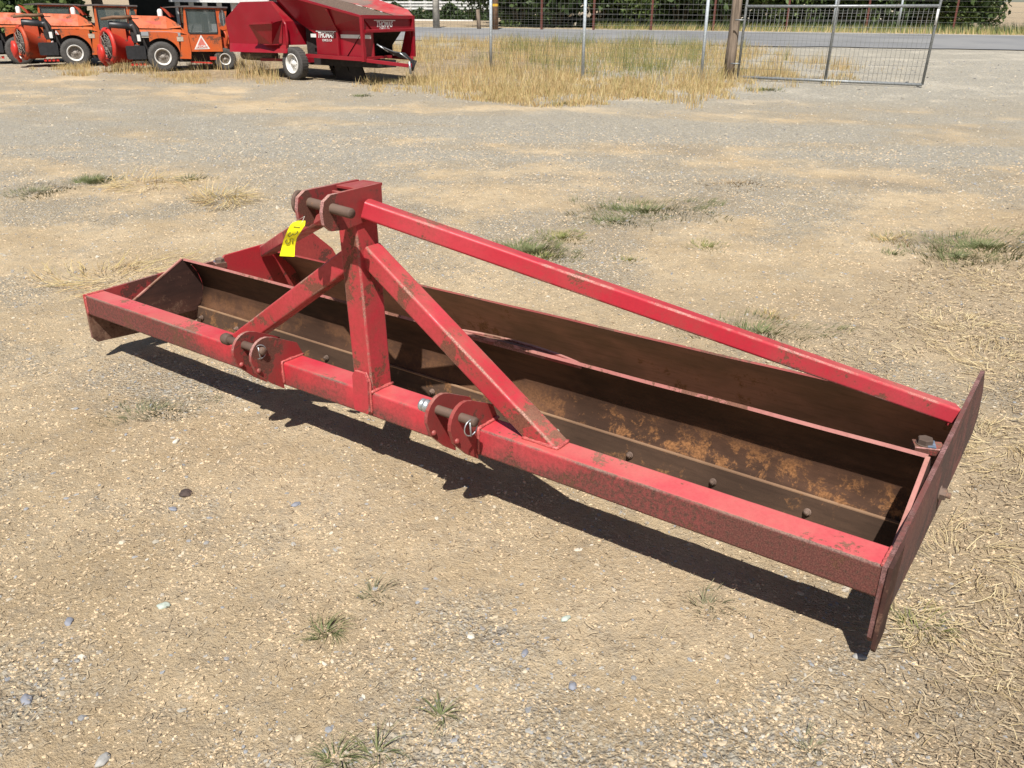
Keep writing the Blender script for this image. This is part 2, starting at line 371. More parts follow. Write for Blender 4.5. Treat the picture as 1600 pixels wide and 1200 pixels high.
def build_ground():
    ratio = 1.0108; rs = [.55]
    while rs[-1] < 420: rs.append(rs[-1] * ratio)
    rs = np.array(rs); a0 = math.atan2(FH[1], FH[0])
    fine = np.linspace(-R(47), R(47), 560); coarse = np.linspace(R(47), 2 * math.pi - R(47), 70)[1:-1]
    an = a0 + np.concatenate([fine, coarse]); nA = len(an)
    A, Rr = np.meshgrid(an, rs); X = CAM.x + Rr * np.cos(A); Y = CAM.y + Rr * np.sin(A)
    x = X.ravel(); y = Y.ravel(); z = hgt(x, y)
    # wheel ruts / crumbly micro relief near the camera
    rr = Rr.ravel(); z = z + (1 - sstep(4, 7, rr)) * (fbm(x * 42, y * 42, 91, 2) - .5) * .006
    V = np.stack([x, y, z], 1); V = np.vstack([V, [[CAM.x, CAM.y, H1(CAM.x, CAM.y)]]])
    i = np.arange(len(rs) - 1)[:, None]; j = np.arange(nA)[None]
    a = i * nA + j; b = i * nA + (j + 1) % nA; F = np.stack([a, a + nA, b + nA, b], -1).reshape(-1, 4)
    c = len(V) - 1; jj = np.arange(nA); fan = np.stack([np.full(nA, c), jj, (jj + 1) % nA, (jj + 1) % nA], 1)
    mt, n, bs = newmat('yard_dirt_and_gravel')
    v = coord(n)
    at = lambda nm: nd(n, 'ShaderNodeAttribute', attribute_name=nm).outputs['Fac']
    n1 = noise(n, 1.2, 6, .62, v); n2 = noise(n, 9, 8, .7, v); n3 = noise(n, 60, 6, .7, v); n4 = noise(n, 260, 3, .7, v)
    dirt = mix(n, step(n, n1, .35, .68), (.47, .350, .208), (.60, .465, .295))
    dirt = mix(n, math_(n, 'MULTIPLY', step(n, n2, .42, .72), .55), dirt, (.345, .275, .19))
    dirt = mix(n, math_(n, 'MULTIPLY', step(n, n3, .48, .70), .40), dirt, (.56, .49, .37))
    dirt = mix(n, math_(n, 'MULTIPLY', step(n, n4, .52, .74), .45), dirt, (.22, .18, .13))
    def stones(scale, seed):
        vo = nd(n, 'ShaderNodeTexVoronoi'); vo.inputs['Scale'].default_value = scale; vo.inputs['Randomness'].default_value = 1
        dv = nd(n, 'ShaderNodeVectorMath', operation='ADD'); lk(n, v, dv.inputs[0]); dv.inputs[1].default_value = (seed, seed * 2, 0)
        lk(n, dv.outputs[0], vo.inputs['Vector'])
        cr = nd(n, 'ShaderNodeValToRGB'); cr.color_ramp.interpolation = 'CONSTANT'; e = cr.color_ramp.elements
        pal = [(.38, .36, .31), (.49, .455, .375), (.30, .29, .27), (.54, .475, .35), (.43, .375, .28), (.56, .53, .46), (.35, .32, .27), (.50, .445, .335)]
        e[0].color = pal[0] + (1,); e[0].position = 0; e[1].color = pal[-1] + (1,); e[1].position = .88
        for k, c_ in enumerate(pal[1:-1]): q = e.new((k + 1) / 8); q.color = c_ + (1,)
        sp = nd(n, 'ShaderNodeSeparateXYZ'); lk(n, vo.outputs['Color'], sp.inputs[0]); lk(n, sp.outputs[0], cr.inputs[0])
        return cr.outputs[0], vo.outputs['Distance'], sp.outputs[1]
    s1, d1, r1 = stones(62, 1.3); s2, d2, r2 = stones(135, 5.7); s3, d3, r3 = stones(24, 9.1)
    gcol = mix(n, step(n, r2, .35, .36), s2, dirt)
    gcol = mix(n, math_(n, 'MULTIPLY', step(n, math_(n, 'MULTIPLY', d1, -1), -.42, -.34), step(n, r1, .40, .41)), gcol, s1)
    gcol = mix(n, math_(n, 'MULTIPLY', step(n, math_(n, 'MULTIPLY', d3, -1), -.42, -.34), step(n, r3, .62, .63)), gcol, s3)
    gcol = mix(n, math_(n, 'MULTIPLY', step(n, d1, .42, .62), .45), gcol, (.16, .13, .10))
    gm = at('gravel'); gn2 = math_(n, 'ADD', gm, math_(n, 'MULTIPLY', math_(n, 'SUBTRACT', n2, .5), 1.1))
    gf = math_(n, 'MULTIPLY', step(n, gn2, .05, 1.05), .85)
    col = mix(n, gf, dirt, gcol)
    col = mix(n, math_(n, 'MULTIPLY', gf, .18), col, (.47, .43, .34))
    dk = step(n, noise(n, 22, 9, .8, v), .53, .66); col = mix(n, math_(n, 'MULTIPLY', dk, .42), col, (.19, .155, .11))
    th = mix(n, step(n, n3, .35, .65), (.27, .20, .13), (.44, .35, .235))
    th = mix(n, math_(n, 'MULTIPLY', step(n, n4, .5, .7), .5), th, (.14, .10, .07))
    col = mix(n, math_(n, 'MULTIPLY', at('thatch'), .85), col, th)
    pc = mix(n, .65, (.60, .565, .485), s3); pc = mix(n, math_(n, 'MULTIPLY', step(n, d3, .35, .6), .5), pc, (.16, .145, .12)); pc = mix(n, .35, pc, s1)
    col = mix(n, math_(n, 'MULTIPLY', at('pale'), .88), col, pc)
    col = mix(n, math_(n, 'MULTIPLY', at('straw'), .8), col, mix(n, step(n, n2, .4, .6), (.40, .29, .17), (.28, .20, .11)))
    lk(n, col, bs.inputs['Base Color']); bs.inputs['Roughness'].default_value = .93; bs.inputs['Specular IOR Level'].default_value = .15
    h = math_(n, 'MULTIPLY', math_(n, 'SUBTRACT', .5, d1), math_(n, 'MULTIPLY', gf, 1.0))
    h = math_(n, 'ADD', h, math_(n, 'MULTIPLY', math_(n, 'SUBTRACT', .5, d2), math_(n, 'ADD', .15, math_(n, 'MULTIPLY', gf, .4))))
    h = math_(n, 'ADD', h, math_(n, 'MULTIPLY', n3, .9)); h = math_(n, 'ADD', h, math_(n, 'MULTIPLY', n4, .35))
    bump(n, bs, h, 1.0, .020)
    o = npmesh('ground', V, F, mt, True, kind='structure')
    me = o.data
    xx = V[:, 0]; yy = V[:, 1]
    for nm, arr in zip(('gravel', 'thatch', 'pale', 'straw'), masks(xx, yy)):
        at_ = me.attributes.new(nm, 'FLOAT', 'POINT'); at_.data.foreach_set('value', np.asarray(arr, np.float32))
    return o
build_ground()

# road across the background
RD = np.array([.883, .469]); RP = np.array([-.469, .883]); RM = np.array([-10.8, 30.5])
def road_pt(s, w, dz=0.0):
    p = RM + RD * s + RP * w; return (p[0], p[1], H1(p[0], p[1]) + dz)
def road_strip(w0, w1, dz, nw=6, s0=-60, s1=70, ns=140, jit=0.0):
    V = []; F = []
    for i in range(ns + 1):
        s = s0 + (s1 - s0) * i / ns
        for j in range(nw + 1):
            w = w0 + (w1 - w0) * j / nw
            if jit and j in (0,): w += jit * (float(fbm(np.array([s * .9]), np.array([3.3]), 5, 4)[0]) - .5)
            V.append(road_pt(s, w, dz))
    for i in range(ns):
        for j in range(nw):
            a = i * (nw + 1) + j; F.append((a, a + nw + 1, a + nw + 2, a + 1))
    return V, F
mt, n, b = newmat('old_asphalt'); v = coord(n)
c0 = mix(n, step(n, noise(n, .25, 5, .6, v), .35, .65), (.155, .155, .158), (.215, .21, .205))
c0 = mix(n, math_(n, 'MULTIPLY', step(n, noise(n, 30, 6, .7, v), .4, .7), .4), c0, (.27, .265, .25))
c0 = mix(n, math_(n, 'MULTIPLY', step(n, noise(n, 1.2, 8, .75, vmap(n, v, (.5, 2, 1))), .60, .64), .5), c0, (.09, .09, .09))
lk(n, c0, b.inputs['Base Color']); b.inputs['Roughness'].default_value = .85
V, F = road_strip(0, 13.6, .03, jit=1.4); npmesh('road', V, F, mt, True, kind='structure')
V, F = road_strip(13.0, 13.25, .036, nw=1); npmesh('road_edge_line', V, F, simple('white_road_paint', (.55, .54, .50), .7, 0, .25, 3), True, kind='structure')
V, F = road_strip(13.6, 16.2, .02, nw=3); npmesh('road_verge', V, F, simple('verge_dirt', (.30, .23, .14), .95, 0, .35, 1.5), True, kind='structure')

# ------------------------------------------------------------------ BOX SCRAPER (implement frame: x along, y back, z up, offset OZ)
OZ = .08; HL = 1.83
S = empty('box_scraper', (0, 0, 0), 0, 'long weathered red tractor box scraper with rusty blades lying on the dirt yard', 'box scraper')
class SB(MB):
    def add(s, vs, fs, mi=0, smooth=False, cor=None):
        return super().add([(q[0], q[1], q[2] + OZ) for q in vs], fs, mi, smooth, cor)
def hprism(mb, poly, x0, t, mi=0): mb.prism(poly, (x0, 0, 0), (0, 1, 0), (0, 0, 1), (1, 0, 0), t, mi); return mb
def bead(mb, pts, r=.005, step_=.012):
    """weld bead: lumpy rope along a polyline"""
    P = []; rs = []
    for a, b in zip(pts[:-1], pts[1:]):
        a = Vector(a); b = Vector(b); k = max(2, int((b - a).length / step_))
        for i in range(k): P.append(a.lerp(b, i / k)); rs.append(r * random.uniform(.75, 1.3))
    P.append(Vector(pts[-1])); rs.append(r * .6)
    mb.tube(P, rs, 6); return mb
# front beam
SB().bar((-HL + .014, .051, .211), (HL - .014, .051, .211), .102, .098, (0, 0, 1), .009).build('front_beam', M['red_beam'], S)
# end plates
def endplate(x0, mats, nick=False):
    poly = [(-.004, .262), (-.004, .045), (.02, .018), (.55, -.02), (1.10, -.035), (1.60, -.02), (1.655, .03), (1.58, .168), (1.42, .306), (1.30, .305)]
    if nick: poly += [(.80, .287), (.77, .262), (.70, .272), (.62, .268), (.58, .282)]
    poly += [(.12, .264)]
    mb = SB(); hprism(mb, poly, x0, .014)
    return mb.build('end_plate', mats, S)
pr = endplate(HL - .014, M['plate_brown']); pl_ = endplate(-HL, M['red_plate'], True)
mb = SB(); hprism(mb, [(-.010, .268), (-.012, .21), (-.012, .02), (.012, -.005), (.10, .00), (.12, .268)], HL + .001, .010); mb.build('wear_plate', M['gusset'], S)
for wp_ in ([(HL - .016, .0, .262), (HL - .016, .10, .262)], [(-HL + .016, .0, .262), (-HL + .016, .10, .262)], [(-HL + .016, -.001, .165), (-HL + .016, -.001, .255)]): mb = SB(); bead(mb, wp_, .0045); mb.build('weld', M['weld'], S)
# front blade: curved mouldboard
def curve_blade(prof, x0, x1, t, name, mat, nseg=36, wob=.0025, lipm=None):
    # prof: (y, z) from top to bottom; thickness t backwards
    k = len(prof); V = []; F = []; mi = []
    # smooth profile by Catmull-Rom
    pts = []
    for i in range(k - 1):
        p0 = prof[max(i - 1, 0)]; p1 = prof[i]; p2 = prof[i + 1]; p3 = prof[min(i + 2, k - 1)]
        for u in range(4):
            q = u / 4
            pts.append(tuple(.5 * ((2 * p1[a]) + (-p0[a] + p2[a]) * q + (2 * p0[a] - 5 * p1[a] + 4 * p2[a] - p3[a]) * q * q + (-p0[a] + 3 * p1[a] - 3 * p2[a] + p3[a]) * q ** 3) for a in (0, 1)))
    pts.append(prof[-1]); m_ = len(pts)
    mb = SB(); vs = []
    for i in range(nseg + 1):
        x = x0 + (x1 - x0) * i / nseg; w = wob * math.sin(x * 5.1 + 1) + wob * .6 * math.sin(x * 11.7)
        for (y, z) in pts: vs.append((x, y + w, z))
        for j, (y, z) in enumerate(pts):
            a = pts[min(j + 1, m_ - 1)]; b_ = pts[max(j - 1, 0)]; dy, dz = a[0] - b_[0], a[1] - b_[1]; L = math.hypot(dy, dz)
            vs.append((x, y + w - dz / L * t, z + dy / L * t))
    q = 2 * m_; fs = []; top = []
    for i in range(nseg):
        for j in range(m_ - 1):
            a = i * q + j; fs.append((a, a + 1, a + q + 1, a + q)); a += m_; fs.append((a, a + q, a + q + 1, a + 1))
        a = i * q; top.append((a, a + q, a + q + m_, a + m_)); fs.append((a + m_ - 1, a + 2 * m_ - 1, a + q + 2 * m_ - 1, a + q + m_ - 1))
    for i in (0, nseg):
        for j in range(m_ - 1):
            a = i * q + j; fs.append((a, a + m_, a + m_ + 1, a + 1))
    mb.add(vs, fs, 0, True); mb.f += top; mb.mi += [1] * len(top); mb.sm += [False] * len(top)
    return mb.build(name, [mat, lipm or mat], S)
FB = [(.500, .337), (.535, .315), (.572, .26), (.592, .19), (.582, .12), (.553, .066), (.528, .02)]
curve_blade(FB, -1.742, 1.806, .012, 'front_blade', M['blade'], lipm=M['lip'])
RB = [(1.115, .248), (1.185, .195), (1.265, .11), (1.305, .02), (1.315, -.078)]
curve_blade(RB, -HL + .016, HL - .016, .009, 'rear_blade', M['mould'], lipm=M['red_dull'])
# cutting edge plate with bolts
mb = SB(); d_ = Vector((0, -.042, -.155)).normalized(); nrm = Vector((0, -d_.z, d_.y)) * -1
poly = [(.541, .0765), (.497, -.079), (.511, -.083), (.556, .0725)]
hprism(mb, poly, -1.738, 3.54, 0)
ce = mb.build('cutting_edge', M['edge'], S)
mb = SB().bar((-1.738, .5465, .0775), (1.802, .5465, .0775), .012, .004, (0, 0, 1)); mb.build('bevel_edge', M['lipbrown'], ce)  # sunlit plate top painted as a lighter brown strip
for bx in (-1.69, -1.40, -1.049, -.741, -.42, -.093, .22, .853, 1.176, 1.5):
    mb = SB(); o = Vector((bx, .522, .030)); ax = Vector((0, -.96, .26))
    mb.lathe([(.0001, 0), (.013, 0), (.013, .003), (.0001, .003)], o, ax, 12); mb.hexa(o + ax * .003, ax, .0105, .009); mb.lathe([(.006, .012), (.006, .018), (.0001, .018)], o, ax, 8)
    mb.build('bolt', M['bolt'], ce)
mb = SB(); mb.lathe([(.0001, .0), (.009, .0)], (.541, .5185, .035), (0, -.96, .26), 14); mb.build('bolt_hole', simple('bolt_hole_tan', (.35, .30, .24), .9), ce)  # flat tan disc marks the empty bolt hole
# stepped flange below the mouldboard behind the cutting edge
mb = SB(); hprism(mb, [(.60, .10), (.60, .088), (.566, .060), (.560, .070)], -1.73, 3.52); mb.build('backing_flange', M['gusset'], S)
# inner end gussets
GP = [(.500, .344), (.488, .340), (.105, .150), (.105, .085), (.30, .070), (.53, .062), (.58, .12), (.588, .19), (.568, .26), (.53, .318)]
mb = SB(); hprism(mb, GP, -1.752, .010); gl = mb.build('inner_gusset', M['gusset'], S)
mb = SB(); hprism(mb, [(p, q) for p, q in GP], 1.802, .010); gr = mb.build('inner_gusset', M['gusset'], S)
for xx_, par in ((-1.747, gl), (1.807, gr)):
    mb = SB().bar((xx_, .492, .345), (xx_, .108, .1545), .0125, .006, (0, 0, 1)); mb.build('gusset_lip', M['lip'], par)
# rubble caught in the corner
# swivel bars with bolts
def swivel(x0, x1, y, z, sgn):
    mb = SB(); mb.bar((x0, y - .02, z), (x1, y + .012, z), .058, .026, (0, 0, 1), .004); o = mb.build('swivel_bar', M['red_dull'], S)
    mb = SB(); xm_ = x1 - sgn * .016
    mb.bar((xm_ - sgn * .005, y, z + .0155), (x0 + (x1 - x0) * .45, y - .007, z + .0155), .05, .004, (0, 0, 1)); mb.build('worn_top', M['blue_grey'], o)
    mb = SB(); hx = x0 + sgn * .030
    mb.lathe([(.0001, 0), (.027, 0), (.027, .003), (.0001, .003)], (hx, y - .008, z + .013), (0, 0, 1), 16); mb.hexa((hx, y - .008, z + .016), (0, 0, 1), .024, .018)
    mb.build('bolt', M['bolt'], o)
swivel(1.735, HL - .015, .735, .262, 1)
swivel(-1.735, -HL + .015, .735, .262, -1)
mb = SB(); mb.lathe([(.0001, 0), (.026, 0), (.026, .003), (.0001, .003)], (HL, .82, .075), (1, 0, 0), 16); mb.hexa((HL + .003, .82, .075), (1, 0, 0), .021, .018); mb.lathe([(.011, .02), (.011, .034), (.0001, .034)], (HL, .82, .075), (1, 0, 0), 10)
mb.build('bolt', M['bolt'], S)
# curved doubler plate behind the blade top
N = 18; outer = []; inner = []
for i in range(N + 1):
    t = i / N; x = -.02 + .66 * t; k = math.sin(math.pi * t) ** .75
    outer.append((x, .512 + .052 * k)); inner.append((x, .512 + max(0, .052 * k - .012) if 0 < i < N else .512))
mb = SB(); mb.prism([(x, .508) for x, y in outer[:1]] + outer + [(outer[-1][0], .508)], (0, 0, .322), (1, 0, 0), (0, 1, 0), (0, 0, 1), .012); dp = mb.build('doubler_plate', M['red_dull'], S)
mb = SB(); mb.tube([(x, y - .003, .338) for x, y in outer], .0055, 8); mb.build('curved_rim', M['lip'], dp)
# mast (leans very slightly)
mb = SB(); mb.bar((.0355, .055, .262), (.006, .058, .86), .088, .104, (0, 1, 0), .009); mast = mb.build('mast', M['red'], S)
mb = SB(); bead(mb, [(-.010, -.000, .263), (.083, -.000, .263), (.083, .108, .263)], .0068); mb.build('weld', M['weld'], mast)
mb = SB(); mb.prism([(-.002, .185), (.002, .176), (.066, .176), (.071, .185), (.074, .305), (.062, .333), (.014, .333), (.0, .312)], (0, -.001, 0), (1, 0, 0), (0, 0, 1), (0, -1, 0), .012); mb.build('strap', M['red_tube'], S)
mb = SB(); bead(mb, [(.078, -.004, .18), (.079, -.004, .30), (.064, -.006, .338)], .0045); mb.build('weld', M['weld'], S)
# hitch head
HP = [(.128, .978), (-.100, .972), (-.130, .955), (-.140, .92), (-.136, .882), (-.108, .858), (-.055, .853), (.034, .862), (.128, .872)]
mb = SB(); hprism(mb, HP, .044, .014); near = mb.build('head_plate', M['red_dull'], S)
HP2 = [(.128, .978), (-.112, .976), (-.142, .958), (-.150, .92), (-.146, .882), (-.118, .860), (-.09, .866), (-.075, .89), (-.06, .895), (.034, .872), (.128, .872)]
mb = SB(); hprism(mb, HP2, -.060, .014); far = mb.build('head_plate', M['red_dull'], S)
mb = SB(); mb.bar((-.044, .085, .970), (.042, .085, .970), .128, .010, (0, 0, 1), .002); mb.build('head_top', M['red_dull'], S)
mb = SB(); mb.bar((-.044, .005, .915), (.042, .005, .915), .012, .09, (0, 0, 1), .002); mb.build('head_front', M['red_dull'], S)
mb = SB(); mb.lathe([(.0001, 0), (.0145, 0), (.0165, .003), (.0165, .235), (.0145, .24), (.0001, .24)], (-.095, -.096, .938), (1, 0, -.06), 20); tp = mb.build('top_link_pin', M['pin'], S)
mb = SB(); c0_ = Vector((-.088, -.112, .934)); mb.tube([c0_ + Vector((.010 * math.sin(a * .5), math.cos(a) * .026, math.sin(a) * .032)) for a in [2 * math.pi * k / 20 for k in range(20)]], .0075, 8, closed=True); mb.build('pin_ring', M['pin'], tp)
for yy_ in (-.085, -.055):
    mb = SB(); mb.lathe([(.0001, 0), (.006, .002), (.008, .012), (.004, .016), (.0001, .016)], (.030, yy_, .870), (.3, -.5, .3), 8); mb.build('grease_nipple', M['zinc'], S)
# braces
def brace(sx, nm='brace'):
    xm_ = .028; a = Vector((xm_ + sx * .018, .066, .752)); b_ = Vector((xm_ + sx * .790, .068, .236))
    d = (b_ - a).normalized()
    mb = SB(); x = d.cross(Vector((0, 1, 0))).normalized(); up = x if x.z > 0 else -x
    mb.bar(a, b_ + d * .02, .074, .072, up, .009)
    # cut below the beam top: keep the end above z = .262 by shearing the last ring
    k = len(mb.v) // 2 if False else None
    n = 16; V = [Vector(q) for q in mb.v]
    for i, q in enumerate(V):
        if (i % 32) >= 16 or i >= 48:
            pass
    out = []
    for i, q in enumerate(V):
        if (q - (b_ + Vector((0, 0, OZ)))).length < .12:
            t = (.262 + OZ - q.z) / d.z; q = q + d * t
        out.append(tuple(q))
    mb.v = out
    o = mb.build(nm, M['red'], S)
    e = .262; tt = (e - a.z) / d.z; c = a + d * tt
    mb = SB(); hw = .036 / abs(d.z)
    bead(mb, [(c.x - sx * hw, .0315, .2635), (c.x + sx * hw, .0315, .2635), (c.x + sx * hw, .103, .2635)], .0065); mb.build('weld', M['weld'], o)
brace(1); brace(-1)
# long stay tubes to the rear blade
def stay(sx):
    a = Vector((sx * .058 + .002, .050, .905)); b_ = Vector((sx * (HL - .035), 1.055, .262))
    d = (b_ - a).normalized(); mb = SB(); mb.bar(a - d * .005, b_, .062, .060, (0, 0, 1), .009, seg=4); o = mb.build('stay_tube', M['red_tube'], S)
stay(1); stay(-1)
mb = SB().bar((HL - .05, 1.10, .22), (HL - .05, 1.175, .22), .012, .05, (0, 0, 1)); mb.build('stay_tab', M['red'], S)
# lower hitch clevises
def arc(cx, cy, r_, a0, a1, k=7): return [(cx + r_ * math.cos(R(a0 + (a1 - a0) * i / k)), cy + r_ * math.sin(R(a0 + (a1 - a0) * i / k))) for i in range(k + 1)]
CP = [(.106, .262)] + [(.080, .318), (-.030, .372)] + arc(-.070, .312, .070, 62, 185) + [(-.122, .255), (-.055, .188), (-.002, .150), (-.002, .2625)]
def clevis(x, t=.013):
    mb = SB(); hprism(mb, CP, x, t); o = mb.build('hitch_plate', M['red_dull'], S)
    for xw in (x - .002, x + t + .002): mb = SB(); bead(mb, [(xw, .106, .263), (xw, -.003, .263), (xw, -.003, .17)], .0056); mb.build('weld', M['weld'], o)
    mb = SB(); mb.lathe([(.0001, 0), (.009, 0), (.010, .004), (.006, .008), (.0001, .008)], (x + t, -.112, .262), (.6, -.4, .4), 8); mb.build('rivet', M['red_dull'], o)
for x in (-.515, -.412, .452, .548): clevis(x)
def lowpin(x0, x1, head):
    mb = SB(); L = x1 - x0; mb.lathe([(.0001, 0), (.0135, 0), (.0155, .003), (.0155, L - .004), (.0135, L), (.0001, L)], (x0, -.088, .336), (1, 0, .0), 18); o = mb.build('hitch_pin', M['pin'], S)
    if head == 'spring':
        mb = SB(); mb.lathe([(.012, 0), (.021, .002), (.021, .010), (.016, .012), (.016, .016), (.022, .018), (.022, .028), (.016, .031), (.016, .035), (.021, .037), (.020, .046), (.0001, .047)], (x0 - .004, -.088, .336), (1, 0, 0), 18); mb.build('pin_collar', M['zinc'], o)
    else:
        mb = SB(); mb.lathe([(.0001, 0), (.019, .003), (.023, .012), (.023, .034), (.017, .040), (.0001, .04)], (x0 - .006, -.088, .336), (1, 0, 0), 18); mb.build('pin_collar', M['pin'], o)
    c = Vector((x1 - .014, -.098, .318 if head == 'spring' else .334)); mb = SB(); mb.tube([c + Vector((.004 * math.cos(a), math.cos(a) * .027, math.sin(a) * .027)) for a in [2 * math.pi * k / 22 for k in range(22)]], .0022, 6, closed=True)
    mb.tube([c + Vector((0, -.004, .02)), c + Vector((.0, .0, -.03))], .003, 6); mb.build('lynch_pin', M['zinc'], o)
lowpin(-.622, -.385, 'plain'); lowpin(.400, .622, 'spring')

# lot tag hung from the head
TL = [((461, 345), (477, 345)), ((453.5, 351.5), (476.3, 352)), ((447, 365), (470.5, 361)), ((443, 375), (463.5, 372)), ((440.5, 385), (461, 384)), ((437, 400), (460, 401))]
def onpl(u, v, y):
    d = pray(u, v); t = (y - CAM.y) / d.y; return CAM + d * t
rows = []
for i, (a, b_) in enumerate(TL):
    yy_ = -.165 - .010 * math.sin(i * 1.1); rows.append((onpl(a[0], a[1], yy_), onpl(b_[0], b_[1], yy_ + .008)))
def tagpt(u, w, lift=0.0):
    k = min(int(u * 5), 4); f = u * 5 - k; a = rows[k][0].lerp(rows[k + 1][0], f); b_ = rows[k][1].lerp(rows[k + 1][1], f)
    return a.lerp(b_, w) + Vector((.25, -.9, .3)).normalized() * lift
vs = []; fs = []; NU = 15
for i in range(NU + 1):
    for j in range(5):
        w = j / 4; p_ = tagpt(i / NU, w)
        if i == 0 and j == 0: p_ = tagpt(.05, .12)
        vs.append(p_)
nb = len(vs); vs += [q + Vector((-.1, .5, -.1)).normalized() * .0006 for q in vs]
for i in range(NU):
    for j in range(4):
        a = i * 5 + j; fs.append((a, a + 5, a + 6, a + 1)); fs.append((nb + a, nb + a + 1, nb + a + 6, nb + a + 5))
mb = MB(); mb.add(vs, fs, 0, True); tg = mb.build('lot_tag', M['yellow'], None, loc=rows[0][0])
tg['label'] = 'yellow paper lot tag with handwritten 135 hanging from the hitch head'; tg['category'] = 'tag'
def stroke(mb, pts, u0, s, w0=.20, wh=.58):
    # digit runs down the tag, its top to the right
    P = [tagpt(u0 + x * s, w0 + y * wh, .0012) for x, y in pts]
    mb.tube(P, .0011, 5)
mb = MB()
stroke(mb, [(0, .15), (.15, .95)], .24, .14)
stroke(mb, [(.0, .95), (.3, 1.05), (.55, .85), (.45, .6), (.25, .55), (.5, .5), (.7, .3), (.55, .05), (.25, -.02), (0, .12)], .38, .20)
stroke(mb, [(.75, 1.0), (.15, .95), (.10, .55), (.45, .62), (.7, .42), (.65, .12), (.35, -.02), (.0, .08)], .58, .22)
ob = mb.build('handwriting', M['ink'], None, loc=rows[0][0]); ob.parent = tg; ob.location = (0, 0, 0)
mb = MB(); c = tagpt(.12, .62, .001); mb.lathe([(.0001, 0), (.0028, 0)], c, (.25, -.9, .3), 10); ob = mb.build('eyelet', M['ink'], None, loc=rows[0][0]); ob.parent = tg; ob.location = (0, 0, 0)
mb = MB(); mb.tube([tagpt(.10, .7), tagpt(.03, .8, .003), onpl(476, 338, -.150), Vector((-.053, -.148, .885 + OZ))], .0009, 5); ob = mb.build('tie_string', simple('white_string', (.6, .58, .5), .8), None, loc=rows[0][0]); ob.parent = tg; ob.location = (0, 0, 0)

# ------------------------------------------------------------------ background machines
M['orange'] = paint('orange_paint', (.52, .080, .012), (.56, .115, .022), (.12, .07, .045), .55, None, .10, rough=.5)
M['orange_dk'] = paint('red_orange_paint', (.42, .045, .014), (.48, .075, .02), (.13, .07, .045), .45, None, .1, rough=.5)
M['fanred'] = paint('fan_housing_red', (.50, .022, .014), (.55, .04, .025), (.13, .06, .045), .35, None, .1, rough=.4)
M['black'] = simple('black_paint', (.018, .018, .020), .45, 0, .3, 15)
M['darkgap'] = simple('dark_machinery', (.022, .017, .015), .8, 0, .5, 9)
M['tyre'] = simple('dusty_tyre', (.060, .055, .050), .85, 0, .25, 30, .003)
M['rim'] = simple('white_rim_paint', (.62, .60, .56), .5, 0, .12, 20)
M['rimgrey'] = simple('dirty_rim_centre', (.24, .21, .18), .7, 0, .3, 30)
M['white'] = simple('white_paint', (.68, .67, .64), .5, 0, .08, 6)
M['offwhite'] = simple('dusty_cream_box', (.40, .34, .27), .8, 0, .25, 20)
M['roofgrey'] = simple('cab_roof_dark', (.10, .085, .08), .6, 0, .3, 6)
M['pipe'] = rusty('rusty_exhaust', (.16, .09, .055), (.26, .16, .10), (.32, .18, .09), .4)
mt, n, b = newmat('cab_glass'); b.inputs['Base Color'].default_value = (.75, .85, .82, 1); b.inputs['Roughness'].default_value = .08
b.inputs['Alpha'].default_value = .42; b.inputs['Base Color'].default_value = (.10, .13, .13, 1); b.inputs['Specular IOR Level'].default_value = .8; M['glass'] = mt

def wheel(parent, x, y, z, r_, w, rim_r, name='wheel', side=-1, hub='rimgrey', lugs=8):
    """wheel whose outer face looks along side*y (local)"""
    p = None
    mb = MB(); ax = (0, side, 0); o = Vector((x, y, z)); h = w / 2
    mb.lathe([(rim_r, -h), (r_ * .9, -h), (r_ * .985, -h * .8), (r_, -h * .4), (r_, h * .4), (r_ * .985, h * .8), (r_ * .90, h), (r_ * .75, h * 1.04), (rim_r, h * .92)], o, ax, 36)
    for k in range(36):
        a = 2 * math.pi * (k + .5) / 36; c = o + Vector((math.cos(a) * r_, 0, math.sin(a) * r_)); t = Vector((-math.sin(a), 0, math.cos(a)))
        mb.bar(c - Vector((0, w * .42, 0)), c + Vector((0, w * .42, 0)), r_ * .09, r_ * .02, Vector((math.cos(a), 0, math.sin(a))))
    t = mb.build(name, M['tyre'], parent)
    mb = MB(); mb.lathe([(rim_r * 1.02, h * .9), (rim_r * 1.02, h * 1.02), (rim_r * .93, h * 1.02), (rim_r * .85, h * .55), (rim_r * .80, h * .10), (rim_r * .55, h * .05)], o, ax, 36)
    rm = mb.build('rim', M['rim'], t)
    mb = MB(); mb.lathe([(rim_r * .82, h * .08), (rim_r * .60, h * .35), (rim_r * .28, h * .40), (rim_r * .25, h * .75), (.0001, h * .8)], o, ax, 28)
    for k in range(lugs):
        a = 2 * math.pi * k / lugs; c = o + Vector((math.cos(a) * rim_r * .45, side * h * .38, math.sin(a) * rim_r * .45)); mb.hexa(c, ax, rim_r * .06, h * .15)
    mb.build('hub', M[hub], t); return t

